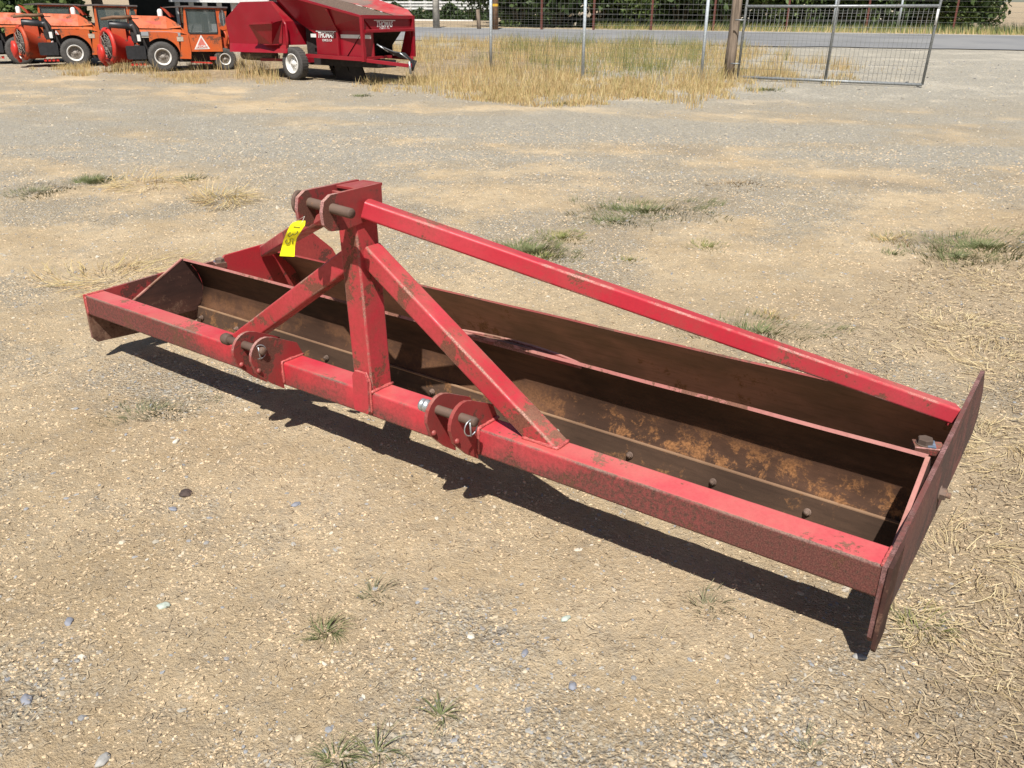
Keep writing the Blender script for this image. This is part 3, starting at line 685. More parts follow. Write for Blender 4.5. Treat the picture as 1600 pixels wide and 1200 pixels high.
def text_mesh(txt, size, name, mat, parent, origin, ax, ay, shear=0.0, off=.0, extr=.0015, bold=0.0, sx=1.0):
    cu = bpy.data.curves.new(name, 'FONT'); cu.body = txt; cu.size = size; cu.shear = shear; cu.extrude = extr; cu.offset = bold; cu.align_x = 'LEFT'
    tmp = bpy.data.objects.new(name, cu); COL.objects.link(tmp)
    dg = bpy.context.evaluated_depsgraph_get(); me = bpy.data.meshes.new_from_object(tmp.evaluated_get(dg)); bpy.data.objects.remove(tmp, do_unlink=True); bpy.data.curves.remove(cu)
    ax = Vector(ax).normalized() * sx; ay = Vector(ay).normalized(); az = ax.cross(ay).normalized(); o = Vector(origin)
    for v_ in me.vertices: v_.co = o + ax * v_.co.x + ay * v_.co.y + az * v_.co.z
    me.materials.clear(); me.materials.append(mat); me.name = name
    ob = bpy.data.objects.new(name, me); COL.objects.link(ob); ob.parent = parent; return ob

def rect_frame(mb, poly, inner, y, t, mi=0):
    """panel with a hole: poly/inner same count (x,z), front at y, thickness t"""
    k = len(poly); f = [(p[0], y, p[1]) for p in poly] + [(p[0], y, p[1]) for p in inner]; bk = [(a, y + t, c) for a, _, c in f]
    fs = []
    for i in range(k):
        j = (i + 1) % k; fs.append((i, j, k + j, k + i)); fs.append((2 * k + j, 2 * k + i, 3 * k + i, 3 * k + j))
        fs.append((k + i, k + j, 3 * k + j, 3 * k + i)); fs.append((j, i, 2 * k + i, 2 * k + j))
    mb.add(f + bk, fs, mi)

def sweeper(loc, rz, label):
    """low orchard sweeper; local x to the rear, y away from the viewer, z up; origin at front wheel contact"""
    t = empty('orchard_sweeper', loc, rz, label, 'sweeper', 'orange orchard sweepers parked in a row')
    wheel(t, 0, .0, .32, .335, .22, .185, side=-1); wheel(t, 0, 1.05, .32, .335, .22, .185, side=1)
    wheel(t, 1.40, .05, .255, .255, .18, .13, side=-1); wheel(t, 1.40, 1.0, .255, .255, .18, .13, side=1)
    # chassis
    mb = MB(); mb.box(-.9, 1.6, .25, .9, .22, .42, 0); mb.box(-.45, .45, .14, 1.0, .30, .72, 0); mb.box(.35, 1.25, .1, 1.0, .20, .45); mb.build('chassis', M['darkgap'], t)
    mb = MB()
    for q in range(4): mb.box(-.72 + q * .09, -.66 + q * .09, -.02, .04, .13, .19)
    mb.bar((.6, .0, .20), (1.1, .02, .17), .03, .03); mb.bar((1.05, -.02, .28), (1.2, -.02, .28), .05, .07); mb.build('step_bar', M['fanred'], t, kind='stuff')
    # hood, upper with chamfered side then lower fender shelf
    mb = MB()
    hp = [(-.05, .94), (-.02, 1.20), (.10, 1.215), (.90, 1.215), (1.02, 1.20), (1.05, .94)]
    a = [(-.42, .06, .935), (.17, .06, .925), (.17, .04, .945)]
    mb.add([(-.42, .0, .94), (.18, .0, .93), (.49, .0, .96), (.46, .10, 1.03), (.19, .14, 1.195), (-.60, .14, 1.21), (-.60, .9, 1.21), (.19, .9, 1.2), (.50, .9, 1.0), (-.42, 1.0, .94), (.49, 1.0, .96)],
           [(0, 1, 4, 5), (1, 2, 3, 4), (5, 4, 7, 6), (4, 3, 8, 7), (0, 5, 6, 9), (3, 2, 10, 8)])
    h = mb.build('hood', M['orange'], t)
    mb = MB(); mb.prism([(-.34, .99), (.05, .985), (.05, 1.08), (-.40, 1.085)], (0, .040, 0), (1, 0, 0), (0, .42, .91), (0, -.91, .42), .006)
    mb = MB(); mb.bar((-.30, .066, 1.055), (.06, .066, 1.055), .006, .085, (0, .45, .9)); mb.build('grille', M['orange_dk'], h)
    # fender with round arch
    arcp = [(.0 + .40 * math.cos(R(a_)), .32 + .40 * math.sin(R(a_))) for a_ in range(10, 131, 12)]
    poly = [(.37, .28), (.62, .27), (.64, .43), (.62, .80), (.50, .84), (.15, .86), (-.40, .86), (-.42, .78), (-.30, .70)]
    fp_ = [(.37, .28), (.62, .27), (.64, .43), (.62, .79), (.45, .83), (.15, .855), (-.40, .855), (-.40, .74), (-.26, .66)]
    mb = MB(); mb.prism([(.37, .28), (.62, .27), (.64, .43), (.62, .80)] + [(.46, .80), (.395, .39)], (0, -.09, 0), (1, 0, 0), (0, 0, 1), (0, 1, 0), .02)
    top = [(.62, .80), (.45, .85), (.15, .87), (-.40, .86)]; bot = [(.46, .80)][:0]
    ar = [(.40 * math.cos(R(q)), .33 + .40 * math.sin(R(q))) for q in range(8, 136, 8)]
    # arch strip: quads between the arch and the upper outline
    def outline(x): return .86 - .06 * max(0, (x - .2) / .4) ** 1.5
    vs = []; fs = []
    for i, (px_, pz) in enumerate(ar): vs += [(px_, -.09, pz), (px_ if px_ > -.26 else px_ - .02, -.09, max(pz + .02, outline(px_)))]
    for i in range(len(ar) - 1): fs.append((2 * i + 2, 2 * i, 2 * i + 1, 2 * i + 3))
    k = len(vs); vs += [(a_, b_ + .02, c_) for a_, b_, c_ in vs]; fs += [tuple(q + k for q in f[::-1]) for f in fs]
    fs += [(2 * i, 2 * i + 2, k + 2 * i + 2, k + 2 * i) for i in range(len(ar) - 1)]
    mb.add(vs, fs); mb.add([(-.42, -.09, .865), (.16, -.09, .872), (.46, -.09, .845), (.62, -.09, .80), (.62, .12, .86), (.49, .12, .965), (.18, .10, .945), (-.42, .10, .945), (-.42, -.09, .80), (.1, -.09, .80)],
           [(0, 1, 6, 7), (1, 2, 5, 6), (2, 3, 4, 5)])
    f_ = mb.build('fender', M['orange'], t)
    mb = MB(); mb.box(.36, .50, -.097, -.0925, .66, .76); mb.build('decal', M['offwhite'], f_)
    # cab
    mb = MB(); rect_frame(mb, [(.56, .43), (1.33, .43), (1.35, .84), (1.33, 1.41), (.60, 1.41), (.54, .86)], [(.68, .83), (1.27, .83), (1.29, .86), (1.29, 1.34), (.645, 1.34), (.64, .86)], -.06, .04)
    mb.prism([(.58, .43), (1.30, .43), (1.30, .84), (.58, .84)], (0, -.052, 0), (1, 0, 0), (0, 0, 1), (0, 1, 0), .03)
    ov = [(1.44 + .078 * math.cos(R(q)) * (1.0), 1.17 + .185 * math.sin(R(q))) for q in range(0, 360, 30)]
    ou = [(1.52, 1.17), (1.55, 1.30), (1.56, 1.40), (1.44, 1.41), (1.34, 1.41), (1.34, 1.28), (1.34, 1.17), (1.34, 1.05), (1.34, .94), (1.42, .90), (1.52, .92), (1.53, 1.05)]
    rect_frame(mb, ou, ov, -.06, .04)
    mb.box(1.30, 1.36, -.058, -.02, .43, .95); mb.box(.56, .64, 1.0, 1.05, .5, 1.4); mb.box(1.50, 1.56, 1.0, 1.05, .5, 1.4); mb.box(1.46, 1.53, -.05, 1.0, .60, .95)
    mb.box(.52, .58, .0, 1.0, .45, .88); mb.box(.56, 1.5, 1.0, 1.04, .43, .85)
    cab = mb.build('cab', M['orange'], t)
    mb = MB(); mb.add([(.30, -.10, 1.405), (.62, -.10, 1.43), (1.58, -.10, 1.415), (1.60, 1.1, 1.415), (.62, 1.1, 1.43), (.20, 1.1, 1.405), (.30, -.10, 1.385), (.62, -.10, 1.395), (1.58, -.10, 1.385), (1.60, 1.1, 1.385), (.62, 1.1, 1.395), (.20, 1.1, 1.385)],
                      [(0, 1, 4, 5), (1, 2, 3, 4), (6, 11, 10, 7), (7, 10, 9, 8), (0, 6, 7, 1), (1, 7, 8, 2), (2, 8, 9, 3), (5, 11, 6, 0)]); mb.build('cab_roof', M['roofgrey'], t)
    mb = MB(); mb.box(.65, 1.28, -.05, -.045, .84, 1.34); mb.build('door_window', M['glass'], cab)
    mb = MB(); rect_frame(mb, [(.665, .815), (1.285, .815), (1.305, .85), (1.305, 1.355), (.63, 1.355), (.625, .86)], [(.685, .84), (1.265, .84), (1.285, .865), (1.285, 1.335), (.65, 1.335), (.645, .87)], -.068, .01); mb.build('window_seal', M['black'], cab)
    mb = MB(); mb.prism(ov, (0, -.045, 0), (1, 0, 0), (0, 0, 1), (0, 1, 0), .005); mb.build('oval_window', M['glass'], cab)
    mb = MB(); mb.box(.575, .58, .04, .98, .92, 1.38); mb.build('windscreen', M['glass'], cab)
    mb = MB(); mb.box(.62, 1.28, 1.042, 1.046, .86, 1.36); mb.build('far_window', M['glass'], cab)
    mb = MB(); mb.box(1.02, 1.14, .35, .75, .80, 1.25, bev=.03); mb.box(.80, 1.12, .35, .75, .70, .80, bev=.03); mb.tube([(.72, .5, .75), (.80, .5, 1.0)], .02); mb.build('seat', M['black'], t)
    # triangle sign
    mb = MB(); tri = [(.905, .80), (1.075, .49), (.72, .48)]; mb.prism(tri, (0, -.0605, 0), (1, 0, 0), (0, 0, 1), (0, -1, 0), .003); sg = mb.build('door_emblem', M['white'], t)
    cx, cz = .9, .575
    mb = MB(); mb.prism([((p - cx) * .76 + cx, (q - cz) * .76 + cz) for p, q in tri], (0, -.0645, 0), (1, 0, 0), (0, 0, 1), (0, -1, 0), .002); mb.build('emblem_field', simple('emblem_red', (.55, .16, .13), .6), sg)
    text_mesh('FLORY', .085, 'emblem_lettering', M['white'], sg, (.785, -.070, .515), (1, 0, 0), (0, 0, 1), 0, 0, .001, .001)
    # fan housing and front gear
    mb = MB(); o = Vector((-1.16, .25, .55)); ax = Vector((-1, -.42, 0)).normalized(); mb.lathe([(.37, -.46), (.37, -.05), (.40, -.045), (.40, .0), (.35, .03), (.32, .03), (.29, 0)], o, ax, 36); fh_ = mb.build('fan_housing', M['fanred'], t)
    mb = MB(); mb.lathe([(.0001, -.03), (.28, -.03)], o, ax, 24); mb.build('fan_opening', M['darkgap'], fh_)
    mb = MB()
    sd_ = Vector((.387, -.922, 0)); o3 = o + ax * .03
    for r_ in (.08, .14, .20, .26): mb.tube([o3 + sd_ * math.cos(a_) * r_ + Vector((0, 0, math.sin(a_) * r_)) for a_ in [2 * math.pi * k / 24 for k in range(24)]], .006, 4, closed=True)
    for k in range(8): a_ = math.pi * k / 4; mb.tube([o3 + sd_ * math.cos(a_) * .03 + Vector((0, 0, math.sin(a_) * .03)), o3 + sd_ * math.cos(a_) * .30 + Vector((0, 0, math.sin(a_) * .30))], .008, 4)
    mb.build('fan_guard', M['rimgrey'], fh_)
    mb = MB(); o2 = Vector((-1.34, .05, .40)); mb.lathe([(.17, -.08), (.20, -.06), (.20, 0), (.16, .02), (.10, .03), (.04, .05), (.0001, .05)], o2, (-1, -.25, 0), 24); mb.bar(o2 + Vector((0, 0, -.05)), o2 + Vector((.1, .1, -.28)), .06, .06); mb.build('belt_guard', M['fanred'], t)
    mb = MB(); mb.box(-1.02, -.72, .05, .55, .60, .95, bev=.02); mb.build('duct', M['orange_dk'], t)
    mb = MB(); mb.lathe([(.0001, -.28), (.075, -.28), (.09, -.26), (.09, .10), (.075, .12), (.075, .20), (.085, .22), (.085, .26), (.0001, .26)], (-.78, .12, .98), (1, 0, -.08), 20); mb.build('air_cleaner', M['black'], t)
    mb = MB(); mb.tube([(-.55, .10, 1.18), (-.75, .08, 1.16), (-.95, .05, 1.16), (-1.20, .02, 1.125)], [.03, .04, .04, .028], 10); mb.build('exhaust', M['pipe'], t)
    mb = MB(); mb.box(-.62, -.40, .10, .8, .62, 1.15); mb.tube([(-.55, .06, 1.0), (-.50, .0, .8), (-.46, .02, .6)], .04, 8); mb.box(-.66, -.42, .2, .7, 1.13, 1.22); mb.build('engine', M['darkgap'], t)
    mb = MB(); mb.box(-.50, -.43, -.05, -.0, .66, .80, bev=.01); mb.build('reservoir', M['white'], t)
    mb = MB(); mb.box(-.78, -.36, -.08, .12, .27, .56, bev=.03); mb.build('battery_box', M['black'], t)
    mb = MB(); mb.add([(.12, .45, 1.40), (.22, .45, 1.36), (.42, .45, 1.18), (.30, .45, 1.18), (.12, .5, 1.40), (.22, .5, 1.36), (.42, .5, 1.18), (.30, .5, 1.18)], [(0, 1, 2, 3), (7, 6, 5, 4), (0, 4, 5, 1), (1, 5, 6, 2), (2, 6, 7, 3), (3, 7, 4, 0)]); mb.build('side_flap', M['orange_dk'], t)
    mb = MB(); mb.lathe([(.06, -.1), (.06, .02), (.04, .06), (.0001, .07)], (.10, .55, 1.29), (0, 0, 1), 16); mb.build('dome_cap', M['white'], t)
    mb = MB(); mb.box(1.36, 1.56, .05, .9, .45, .75); mb.tube([(1.44, -.03, .9), (1.50, -.06, .75), (1.46, -.05, .55)], .02, 6); mb.build('rear_frame', M['orange_dk'], t)
    return t
hd = math.atan2(.86121783, .50823602)
swA = sweeper(G(258, 111), hd, 'orange orchard sweeper right behind the red trailer, triangle emblem on its cab door')
KM = kidmap()
for (u, v_), lb in (((122, 104), 'orange orchard sweeper in the middle of the parked row with bright hood panels'), ((36, 99.5), 'leftmost orange orchard sweeper cut off by the picture edge')):
    c = copy_tree(swA, KM); c.location = G(u, v_); c['label'] = lb
    for ch in bpy.data.objects:
        if ch.parent == c and ch.name.startswith('fan_housing'): ch.material_slots[0].link = 'OBJECT'; ch.material_slots[0].material = M['orange_dk']

# ------------------------------------------------------------------ red harvest trailer
M['tred'] = paint('trailer_red_paint', (.23, .004, .012), (.27, .007, .018), (.12, .05, .04), .05, None, .10, rough=.33)
M['mesh'] = simple('brown_debris_mesh', (.13, .085, .06), .9, 0, .5, 60, .02)
M['greyflap'] = simple('scuffed_grey_flap', (.22, .20, .18), .6, 0, .3, 4)
M['flap'] = paint('scuffed_flap_paint', (.40, .012, .022), (.30, .20, .17), (.16, .14, .12), 1.0, None, .15, rough=.45, scale=1.2)
M['hose'] = simple('black_hose', (.03, .03, .032), .5, 0, .3, 20)
def trailer():
    g = G(461, 124.5); t = empty('harvest_trailer', g, math.atan2(-.02698655, .9996358), 'bright red harvest trailer with THOMAS lettering parked beside the sweepers', 'trailer')
    T = M['tred']; F = 2.19
    wheel(t, 0, .05, .33, .335, .2, .20, side=-1, hub='rim', lugs=6); wheel(t, 0, 1.35, .33, .335, .2, .20, side=1, hub='rim', lugs=6)
    # lower and flared side panels
    mb = MB(); mb.add([(.46, .29, .53), (F, .29, .50), (F, .29, 1.0), (.46, .29, 1.0), (F, .02, 1.25), (.42, .02, 1.57), (-.57, .02, 1.75), (-.57, .29, 1.40), (-.03, .29, .56), (.40, .31, .53), (.44, .29, .93), (-.01, .29, 1.12)],
                      [(0, 1, 2, 3), (3, 2, 4, 5), (11, 3, 5, 6), (11, 6, 7), (10, 3, 11)])
    k = len(mb.v); mb.add([(x, y + .02, z) for x, y, z in mb.v[:k]], [f[::-1] for f in mb.f[:]])
    mb.build('side_panel', T, t)
    mb = MB(); mb.bar((-.57, .0, 1.78), (.42, .0, 1.59), .05, .04); mb.bar((.42, .0, 1.59), (F, .0, 1.27), .05, .04); mb.build('top_rim', T, t)
    mb = MB(); mb.bar((1.19, .25, .50), (1.19, .25, 1.0), .05, .05, (0, 1, 0)); mb.bar((1.19, .25, 1.0), (1.19, -.0, 1.40), .05, .05, (0, 1, 0)); mb.build('side_post', T, t)
    mb = MB(); mb.bar((F, .0, .44), (F, .0, 1.27), .07, .07, (0, 1, 0), .008); mb.build('corner_post', T, t)
    mb = MB(); mb.bar((F, 1.45, .50), (F, 1.45, 1.30), .07, .07, (0, 1, 0), .008); mb.build('corner_post', T, t)
    mb = MB(); mb.bar((.26, .16, .50), (F, .16, .47), .08, .07, (0, 0, 1)); mb.bar((-1.3, .16, .37), (-.3, .16, .39), .07, .06); mb.bar((.26, 1.40, .50), (F, 1.40, .47), .08, .07); mb.bar((0.1, .1, .40), (.1, 1.3, .40), .1, .1); mb.build('bottom_rail', T, t)
    # stripe and lettering on the side
    mb = MB(); mb.box(1.24, 2.13, .282, .287, .86, .93); mb.box(.30, .47, .282, .287, .86, .93); mb.build('stripe', M['white'], t)
    text_mesh('THOMAS', .155, 'side_lettering', M['white'], t, (.52, .280, .86), (1, 0, 0), (0, 0, 1), .35, 0, .001, .004, .80)
    mb = MB(); mb.box(.48, 1.10, .278, .281, .975, .99); mb.build('lettering_bar', M['white'], t)
    text_mesh('CHICO, CA', .06, 'side_lettering', M['white'], t, (.66, .280, .79), (1, 0, 0), (0, 0, 1), 0, 0, .001, .001)
    # dark opening with machinery between hopper and axle
    mb = MB(); mb.box(-.05, .46, .45, 1.2, .50, 1.15); mb.box(-.3, 2.1, .45, 1.0, .30, .45); mb.build('inner_frame', M['darkgap'], t)
    # octagonal rear hopper
    oc = [(-1.64, 1.55), (-.60, 1.56), (-.19, 1.17), (-.08, .56), (-.10, .70), (-2.18, .70), (-2.26, 1.20)]
    oc = [(-1.64, 1.55), (-.60, 1.56), (-.19, 1.17), (-.12, .70), (-2.18, .70), (-2.26, 1.20)]
    mb = MB(); mb.prism(oc, (0, .0, 0), (1, 0, 0), (0, 0, 1), (0, 1, 0), 1.40); hp = mb.build('rear_hopper', T, t)
    mb = MB(); mb.add([(-2.18, -.003, .70), (-.12, -.003, .70), (-.08, -.10, .54), (-2.08, -.10, .52), (-2.18, .02, .70), (-.12, .02, .70), (-.08, -.08, .54), (-2.08, -.08, .52)], [(3, 2, 1, 0), (4, 5, 6, 7), (0, 4, 7, 3), (1, 2, 6, 5), (2, 3, 7, 6)]); mb.build('hopper_lip', T, hp)
    # chute (inverted pyramid)
    mb = MB(); a = [(-1.02, -.02, 1.15), (-.22, -.02, 1.19), (-.30, -.02, .73), (-.94, -.02, .70)]
    mb.add(a + [(-1.02, -.30, 1.10), (-.22, -.30, 1.13), (-.47, -.16, .70), (-.94, -.12, .72)], [(4, 5, 6, 7)[::-1][::-1], (0, 4, 7, 3), (1, 2, 6, 5), (3, 7, 6, 2)])
    mb.f.append((7, 6, 5, 4)); mb.mi.append(0); mb.sm.append(False)
    mb.bar((-1.04, -.31, 1.11), (-.20, -.31, 1.14), .04, .04); mb.build('chute', T, t)
    mb = MB(); mb.tube([(-2.05, .25, .45), (-.92, .25, .46)], .10, 14)
    for k in range(22):
        x = -2.02 + k * .05; mb.tube([Vector((x + .01 * q, .25 + math.cos(q * .8) * .105, .455 + math.sin(q * .8) * .105)) for q in range(9)], .012, 4)
    mb.build('brush_roller', simple('brush_fibre', (.16, .13, .10), .95, 0, .4, 40), t)
    mb = MB(); mb.tube([(-.15, -.02, .55), (-.10, -.02, .8), (-.12, -.02, 1.10), (-.2, -.02, 1.2)], .03, 8); mb.build('lift_arm', T, t)
    # front face
    mb = MB(); mb.box(F - .0, F + .03, .0, 1.48, 1.235, 1.30); mb.build('front_rim', T, t)
    mb = MB(); mb.box(F - .05, F - .02, .03, 1.42, 1.02, 1.24); mb.build('front_panel', T, t)
    mb = MB(); mb.bar((F + .03, .03, 1.0), (F + .03, 1.42, 1.03), .08, .06, (0, 0, 1), .01); mb.build('front_lip', T, t)
    text_mesh('THOMAS', .145, 'front_lettering', M['white'], t, (F - .016, .40, 1.085), (0, 1, 0), (0, 0, 1), .35, 0, .001, .004, .78)
    mb = MB(); mb.box(F - .018, F - .012, .35, .95, 1.195, 1.21); mb.build('lettering_bar', M['white'], t)
    text_mesh('CHICO, CA', .055, 'front_lettering', M['white'], t, (F - .016, .50, 1.033), (0, 1, 0), (0, 0, 1), 0, 0, .001, .001)
    mb = MB(); mb.box(.5, F - .7, .26, 1.40, .47, .5); mb.box(.5, F - .6, 1.40, 1.43, .5, 1.2); mb.add([(F - .8, .27, .5), (F - .8, 1.4, .5), (F - .25, 1.4, 1.03), (F - .25, .27, 1.03)], [(0, 1, 2, 3), (3, 2, 1, 0)]); mb.build('hopper_floor', M['darkgap'], t)
    mb = MB(); mb.add([(F, 1.46, .50), (F, 1.46, 1.3), (F - .10, 1.40, 1.2), (F - .35, 1.40, .52)], [(0, 1, 2, 3), (3, 2, 1, 0)]); mb.build('inner_cheek', T, t)
    # top: sloping debris mesh and flap
    mb = MB(); mb.add([(-.5, .05, 1.72), (.42, .05, 1.56), (F, .03, 1.262), (F - .02, .92, 1.295), (.42, .92, 1.62), (-.5, .92, 1.78)], [(0, 1, 4, 5), (1, 2, 3, 4)]); mb.build('mesh_cover', M['mesh'], t)
    mb = MB(); mb.add([(.4, .925, 1.62), (F - .5, .925, 1.40), (F - .02, .925, 1.30), (F, 1.47, 1.30), (F - .15, 1.47, 1.42), (.4, 1.47, 1.78)], [(0, 1, 4, 5), (1, 2, 3, 4)]); mb.build('cover_flap', M['flap'], t)
    # drawbar
    mb = MB(); mb.bar((F, .06, .46), (F + .55, .70, .36), .06, .07, (0, 0, 1), .006); mb.bar((F, 1.40, .48), (F + .55, .76, .36), .06, .07, (0, 0, 1), .006); mb.bar((F, .06, .50), (F + .02, .75, .52), .05, .05)
    db = mb.build('drawbar', T, t)
    mb = MB()
    for k, (a_, h_) in enumerate(((0, .28), (.05, .22), (-.05, .33), (.1, .18))):
        mb.tube([(F + .05 + a_ * .5, .40 + k * .03, .66 + h_ * .2), (F + .15, .50 + a_, .52 + h_ * .5), (F + .30, .60 + a_, .42 + h_ * .6), (F + .45, .72, .42 + h_ * .5), (F + .52, .86 + a_, .40 + h_ * .2), (F + .53, .84, .26)], .02, 6)
    mb.build('hoses', M['hose'], db)
    mb = MB(); mb.tube([(F + .02, .36, .76), (F + .2, .50, .62)], .015, 6); mb.tube([(F + .4, .62, .60), (F + .5, .80, .46)], .012, 6); mb.tube([(F + .54, .74, .44), (F + .56, .75, .20)], .025, 8); mb.build('hydraulic_fittings', M['zinc'], db, kind='stuff')
    # skid plates below
    mb = MB()
    for x in (.60, 1.05): mb.add([(x, .6, .42), (x + .35, .6, .42), (x + .55, .6, .02), (x + .05, .6, .02), (x, .64, .42), (x + .35, .64, .42), (x + .55, .64, .02), (x + .05, .64, .02)], [(3, 2, 1, 0), (4, 5, 6, 7), (1, 2, 6, 5), (0, 1, 5, 4), (0, 4, 7, 3)])
    mb.build('rubber_skirt', M['darkgap'], t)
trailer()

# ------------------------------------------------------------------ fence, gate, posts
M['galv'] = simple('galvanised_steel', (.46, .50, .53), .5, .15, .2, 30)
M['gatesteel'] = simple('grey_gate_steel', (.25, .26, .26), .5, .4, .25, 30)
M['wire'] = simple('fence_wire', (.20, .20, .19), .6, .3, .2, 10)
M['rustpost'] = simple('rust_red_post', (.13, .04, .028), .85, 0, .3, 20)
mt, n, b = newmat('weathered_wood'); v = coord(n)
f = noise(n, 14, 8, .65, vmap(n, v, (1, 1, .08))); c0 = mix(n, step(n, f, .35, .65), (.09, .065, .045), (.25, .19, .14))
lk(n, c0, b.inputs['Base Color']); b.inputs['Roughness'].default_value = .9; bump(n, b, f, 1, .01); M['wood'] = mt
GL = G(1152, 125); GR = G(1440, 137)
wp = G(1137, 123)
mb = MB(); mb.tube([(0, 0, -.1), (.02, .0, .6), (.03, .01, 1.4), (.05, .01, 2.6)], [.125, .12, .11, .10], 14); o = mb.build('gate_post', M['wood']); o.location = wp
o['label'] = 'thick weathered round wooden post that holds the wire gate'; o['category'] = 'post'
def gate():
    d = Vector((GR.x - GL.x, GR.y - GL.y, 0)); L = d.length; rz = math.atan2(d.y, d.x)
    t = empty('wire_gate', GL, rz, 'long grey steel pipe gate filled with wire mesh, standing open', 'gate')
    z0, z1 = .07, .10; h0, h1 = 1.43, 1.52; sl = (GR.z - GL.z) / L
    zr = GR.z - GL.z
    A, B_, C_, D_ = Vector((.0, 0, z0)), Vector((L, 0, zr + .06)), Vector((L + .04, 0, zr + .06 + 1.52)), Vector((.02, 0, z0 + 1.45))
    nm = 'frame_pipe'
    for a, b_ in ((A, B_), (D_, C_)): mb = MB(); mb.tube([a, b_], .030, 10); mb.build(nm, M['gatesteel'], t)
    lean = Vector((.10, 0, 0))
    for a, b_, top in ((A, D_, .55), (A.lerp(B_, .49), D_.lerp(C_, .49), .5), (B_, C_, .55)):
        mb = MB(); mb.tube([a, b_, b_ + Vector((.02, 0, top * .5)), b_ + Vector((.10, .02, top))], .028, 10); mb.build('upright_pipe', M['gatesteel'], t)
    mb = MB(); mb.tube([C_ - Vector((.012, .03, .06)), C_ - Vector((.018, .03, .36))], .022, 8); mb.build('reflector_tape', M['white'], t)
    nv = 42
    for k in range(1, nv):
        f_ = k / nv; a = A.lerp(B_, f_); b_ = D_.lerp(C_, f_)
        mb = MB(); mb.tube([a, b_], .0040, 4); mb.build('mesh_wire', M['wire'], t)
    for k in range(1, 10):
        f_ = (k / 10) ** .9; a = A.lerp(D_, f_); b_ = B_.lerp(C_, f_); mb = MB(); mb.tube([a, b_], .0040, 4); mb.build('mesh_wire', M['wire'], t)
    for k in (1, 2, 3):
        mb = MB(); mb.tube([D_ + Vector((.03, 0, k * .15)), C_ + Vector((.03, 0, k * .15))], .003, 4); mb.build('top_wire', M['wire'], t)
    for z in (.35, 1.25):
        mb = MB(); mb.tube([(-.18, -.04, z), (-.05, -.05, z), (.03, 0, z)], .015, 6); mb.build('hinge', M['gatesteel'], t)
gate()
def yard_fence():
    pts = [G(600, 104), G(767, 113), G(910, 122), G(1095, 126), wp]
    t = empty('yard_fence', pts[1], 0, 'wire mesh fence on round galvanised posts left of the gate', 'fence')
    o0 = Vector(pts[1])
    for p_ in pts[:-1]:
        q = Vector(p_) - o0; mb = MB(); mb.tube([q + Vector((0, 0, -.1)), q + Vector((.0, 0, 2.5))], .036, 10); mb.build('post', M['galv'], t)
    mb = MB()
    for a, b_ in zip(pts[:-1], pts[1:]):
        a = Vector(a) - o0; b_ = Vector(b_) - o0; L = (b_ - a).length; k = int(L / .10)
        for i in range(k): q = a.lerp(b_, i / k); mb.tube([q + Vector((0, 0, .05)), q + Vector((0, 0, 1.95))], .0020, 3, cap=False)
        for j in range(20): z = Vector((0, 0, .05 + j * .10)); mb.tube([a + z, b_ + z], .0018, 3, cap=False)
    mb.build('wire_mesh', M['wire'], t, kind='stuff')
yard_fence()
def far_fence():
    us = [(775, 47), (846, 47), (927, 47.5), (1017, 48), (1114, 48.5), (1228, 49), (1352, 50), (1488, 51.5), (1640, 53)]
    pts = [Vector(G(u, v_)) for u, v_ in us]
    t = empty('field_fence', pts[0], 0, 'rust red post and wire fence along the far side of the road', 'fence'); o0 = pts[0].copy()
    for p_ in pts: q = p_ - o0; mb = MB(); mb.bar(q, q + Vector((.0, 0, 2.6)), .085, .085, (0, 1, 0)); mb.build('post', M['rustpost'], t)
    for q in ((1402, 48.5), (1300, 49.5)):
        q = Vector(G(*q)) - o0; mb = MB(); mb.tube([q, q + Vector((0, 0, 2.6))], .06, 8); mb.build('pipe_post', M['galv'], t)
    for j in range(7):
        mb = MB(); mb.tube([p_ - o0 + Vector((0, -.06, .25 + .26 * j)) for p_ in pts], .005, 4); mb.build('wire', M['wire'], t)
far_fence()

# ------------------------------------------------------------------ far side: shrubs, trees, fence, buildings
def leafcloud(nl, rx, ry, rz, size, seed, clumps=9, zc=None):
    r_ = np.random.default_rng(seed); zc = rz if zc is None else zc
    cc = r_.normal(size=(clumps, 3)); cc /= np.linalg.norm(cc, axis=1)[:, None]; cc *= r_.uniform(.35, .85, (clumps, 1)); cc[:, 2] = np.abs(cc[:, 2]) * 1.1 - .35
    k = r_.integers(0, clumps, nl); off = r_.normal(size=(nl, 3)); off /= np.linalg.norm(off, axis=1)[:, None]; off *= (r_.uniform(.2, 1, (nl, 1)) ** .5) * r_.uniform(.28, .5, (clumps, 1))[k]
    c = (cc[k] + off) * np.array([rx, ry, rz]) + np.array([0, 0, zc]); c[:, 2] = np.maximum(c[:, 2], .05 + .1 * r_.random(nl))
    a = r_.normal(size=(nl, 3)); a /= np.linalg.norm(a, axis=1)[:, None]; b_ = np.cross(a, r_.normal(size=(nl, 3))); b_ /= np.linalg.norm(b_, axis=1)[:, None]
    s = size * r_.uniform(.6, 1.3, (nl, 1)); a = a * s; b_ = b_ * s * .55
    V = np.stack([c - a, c + b_, c + a, c - b_], 1).reshape(-1, 3); F = np.arange(nl * 4).reshape(-1, 4); return V, F
shrub_src = []
for k in range(4):
    V, F = leafcloud(6500, 3.3, 1.8, 2.3, .15, 100 + k, 22, 1.9)
    me_o = npmesh('foliage', V, F, M['leafl'] if k == 1 else M['leaf']); shrub_src.append(me_o.data); bpy.data.objects.remove(me_o, do_unlink=True)
Vf, Ff = leafcloud(60, 2.6, 1.4, 1.3, .11, 300, 5, 1.0); mo = npmesh('blossom', Vf + np.array([0, -.5, 0]), Ff, M['flower']); blossom = mo.data; bpy.data.objects.remove(mo, do_unlink=True)
mb = MB()
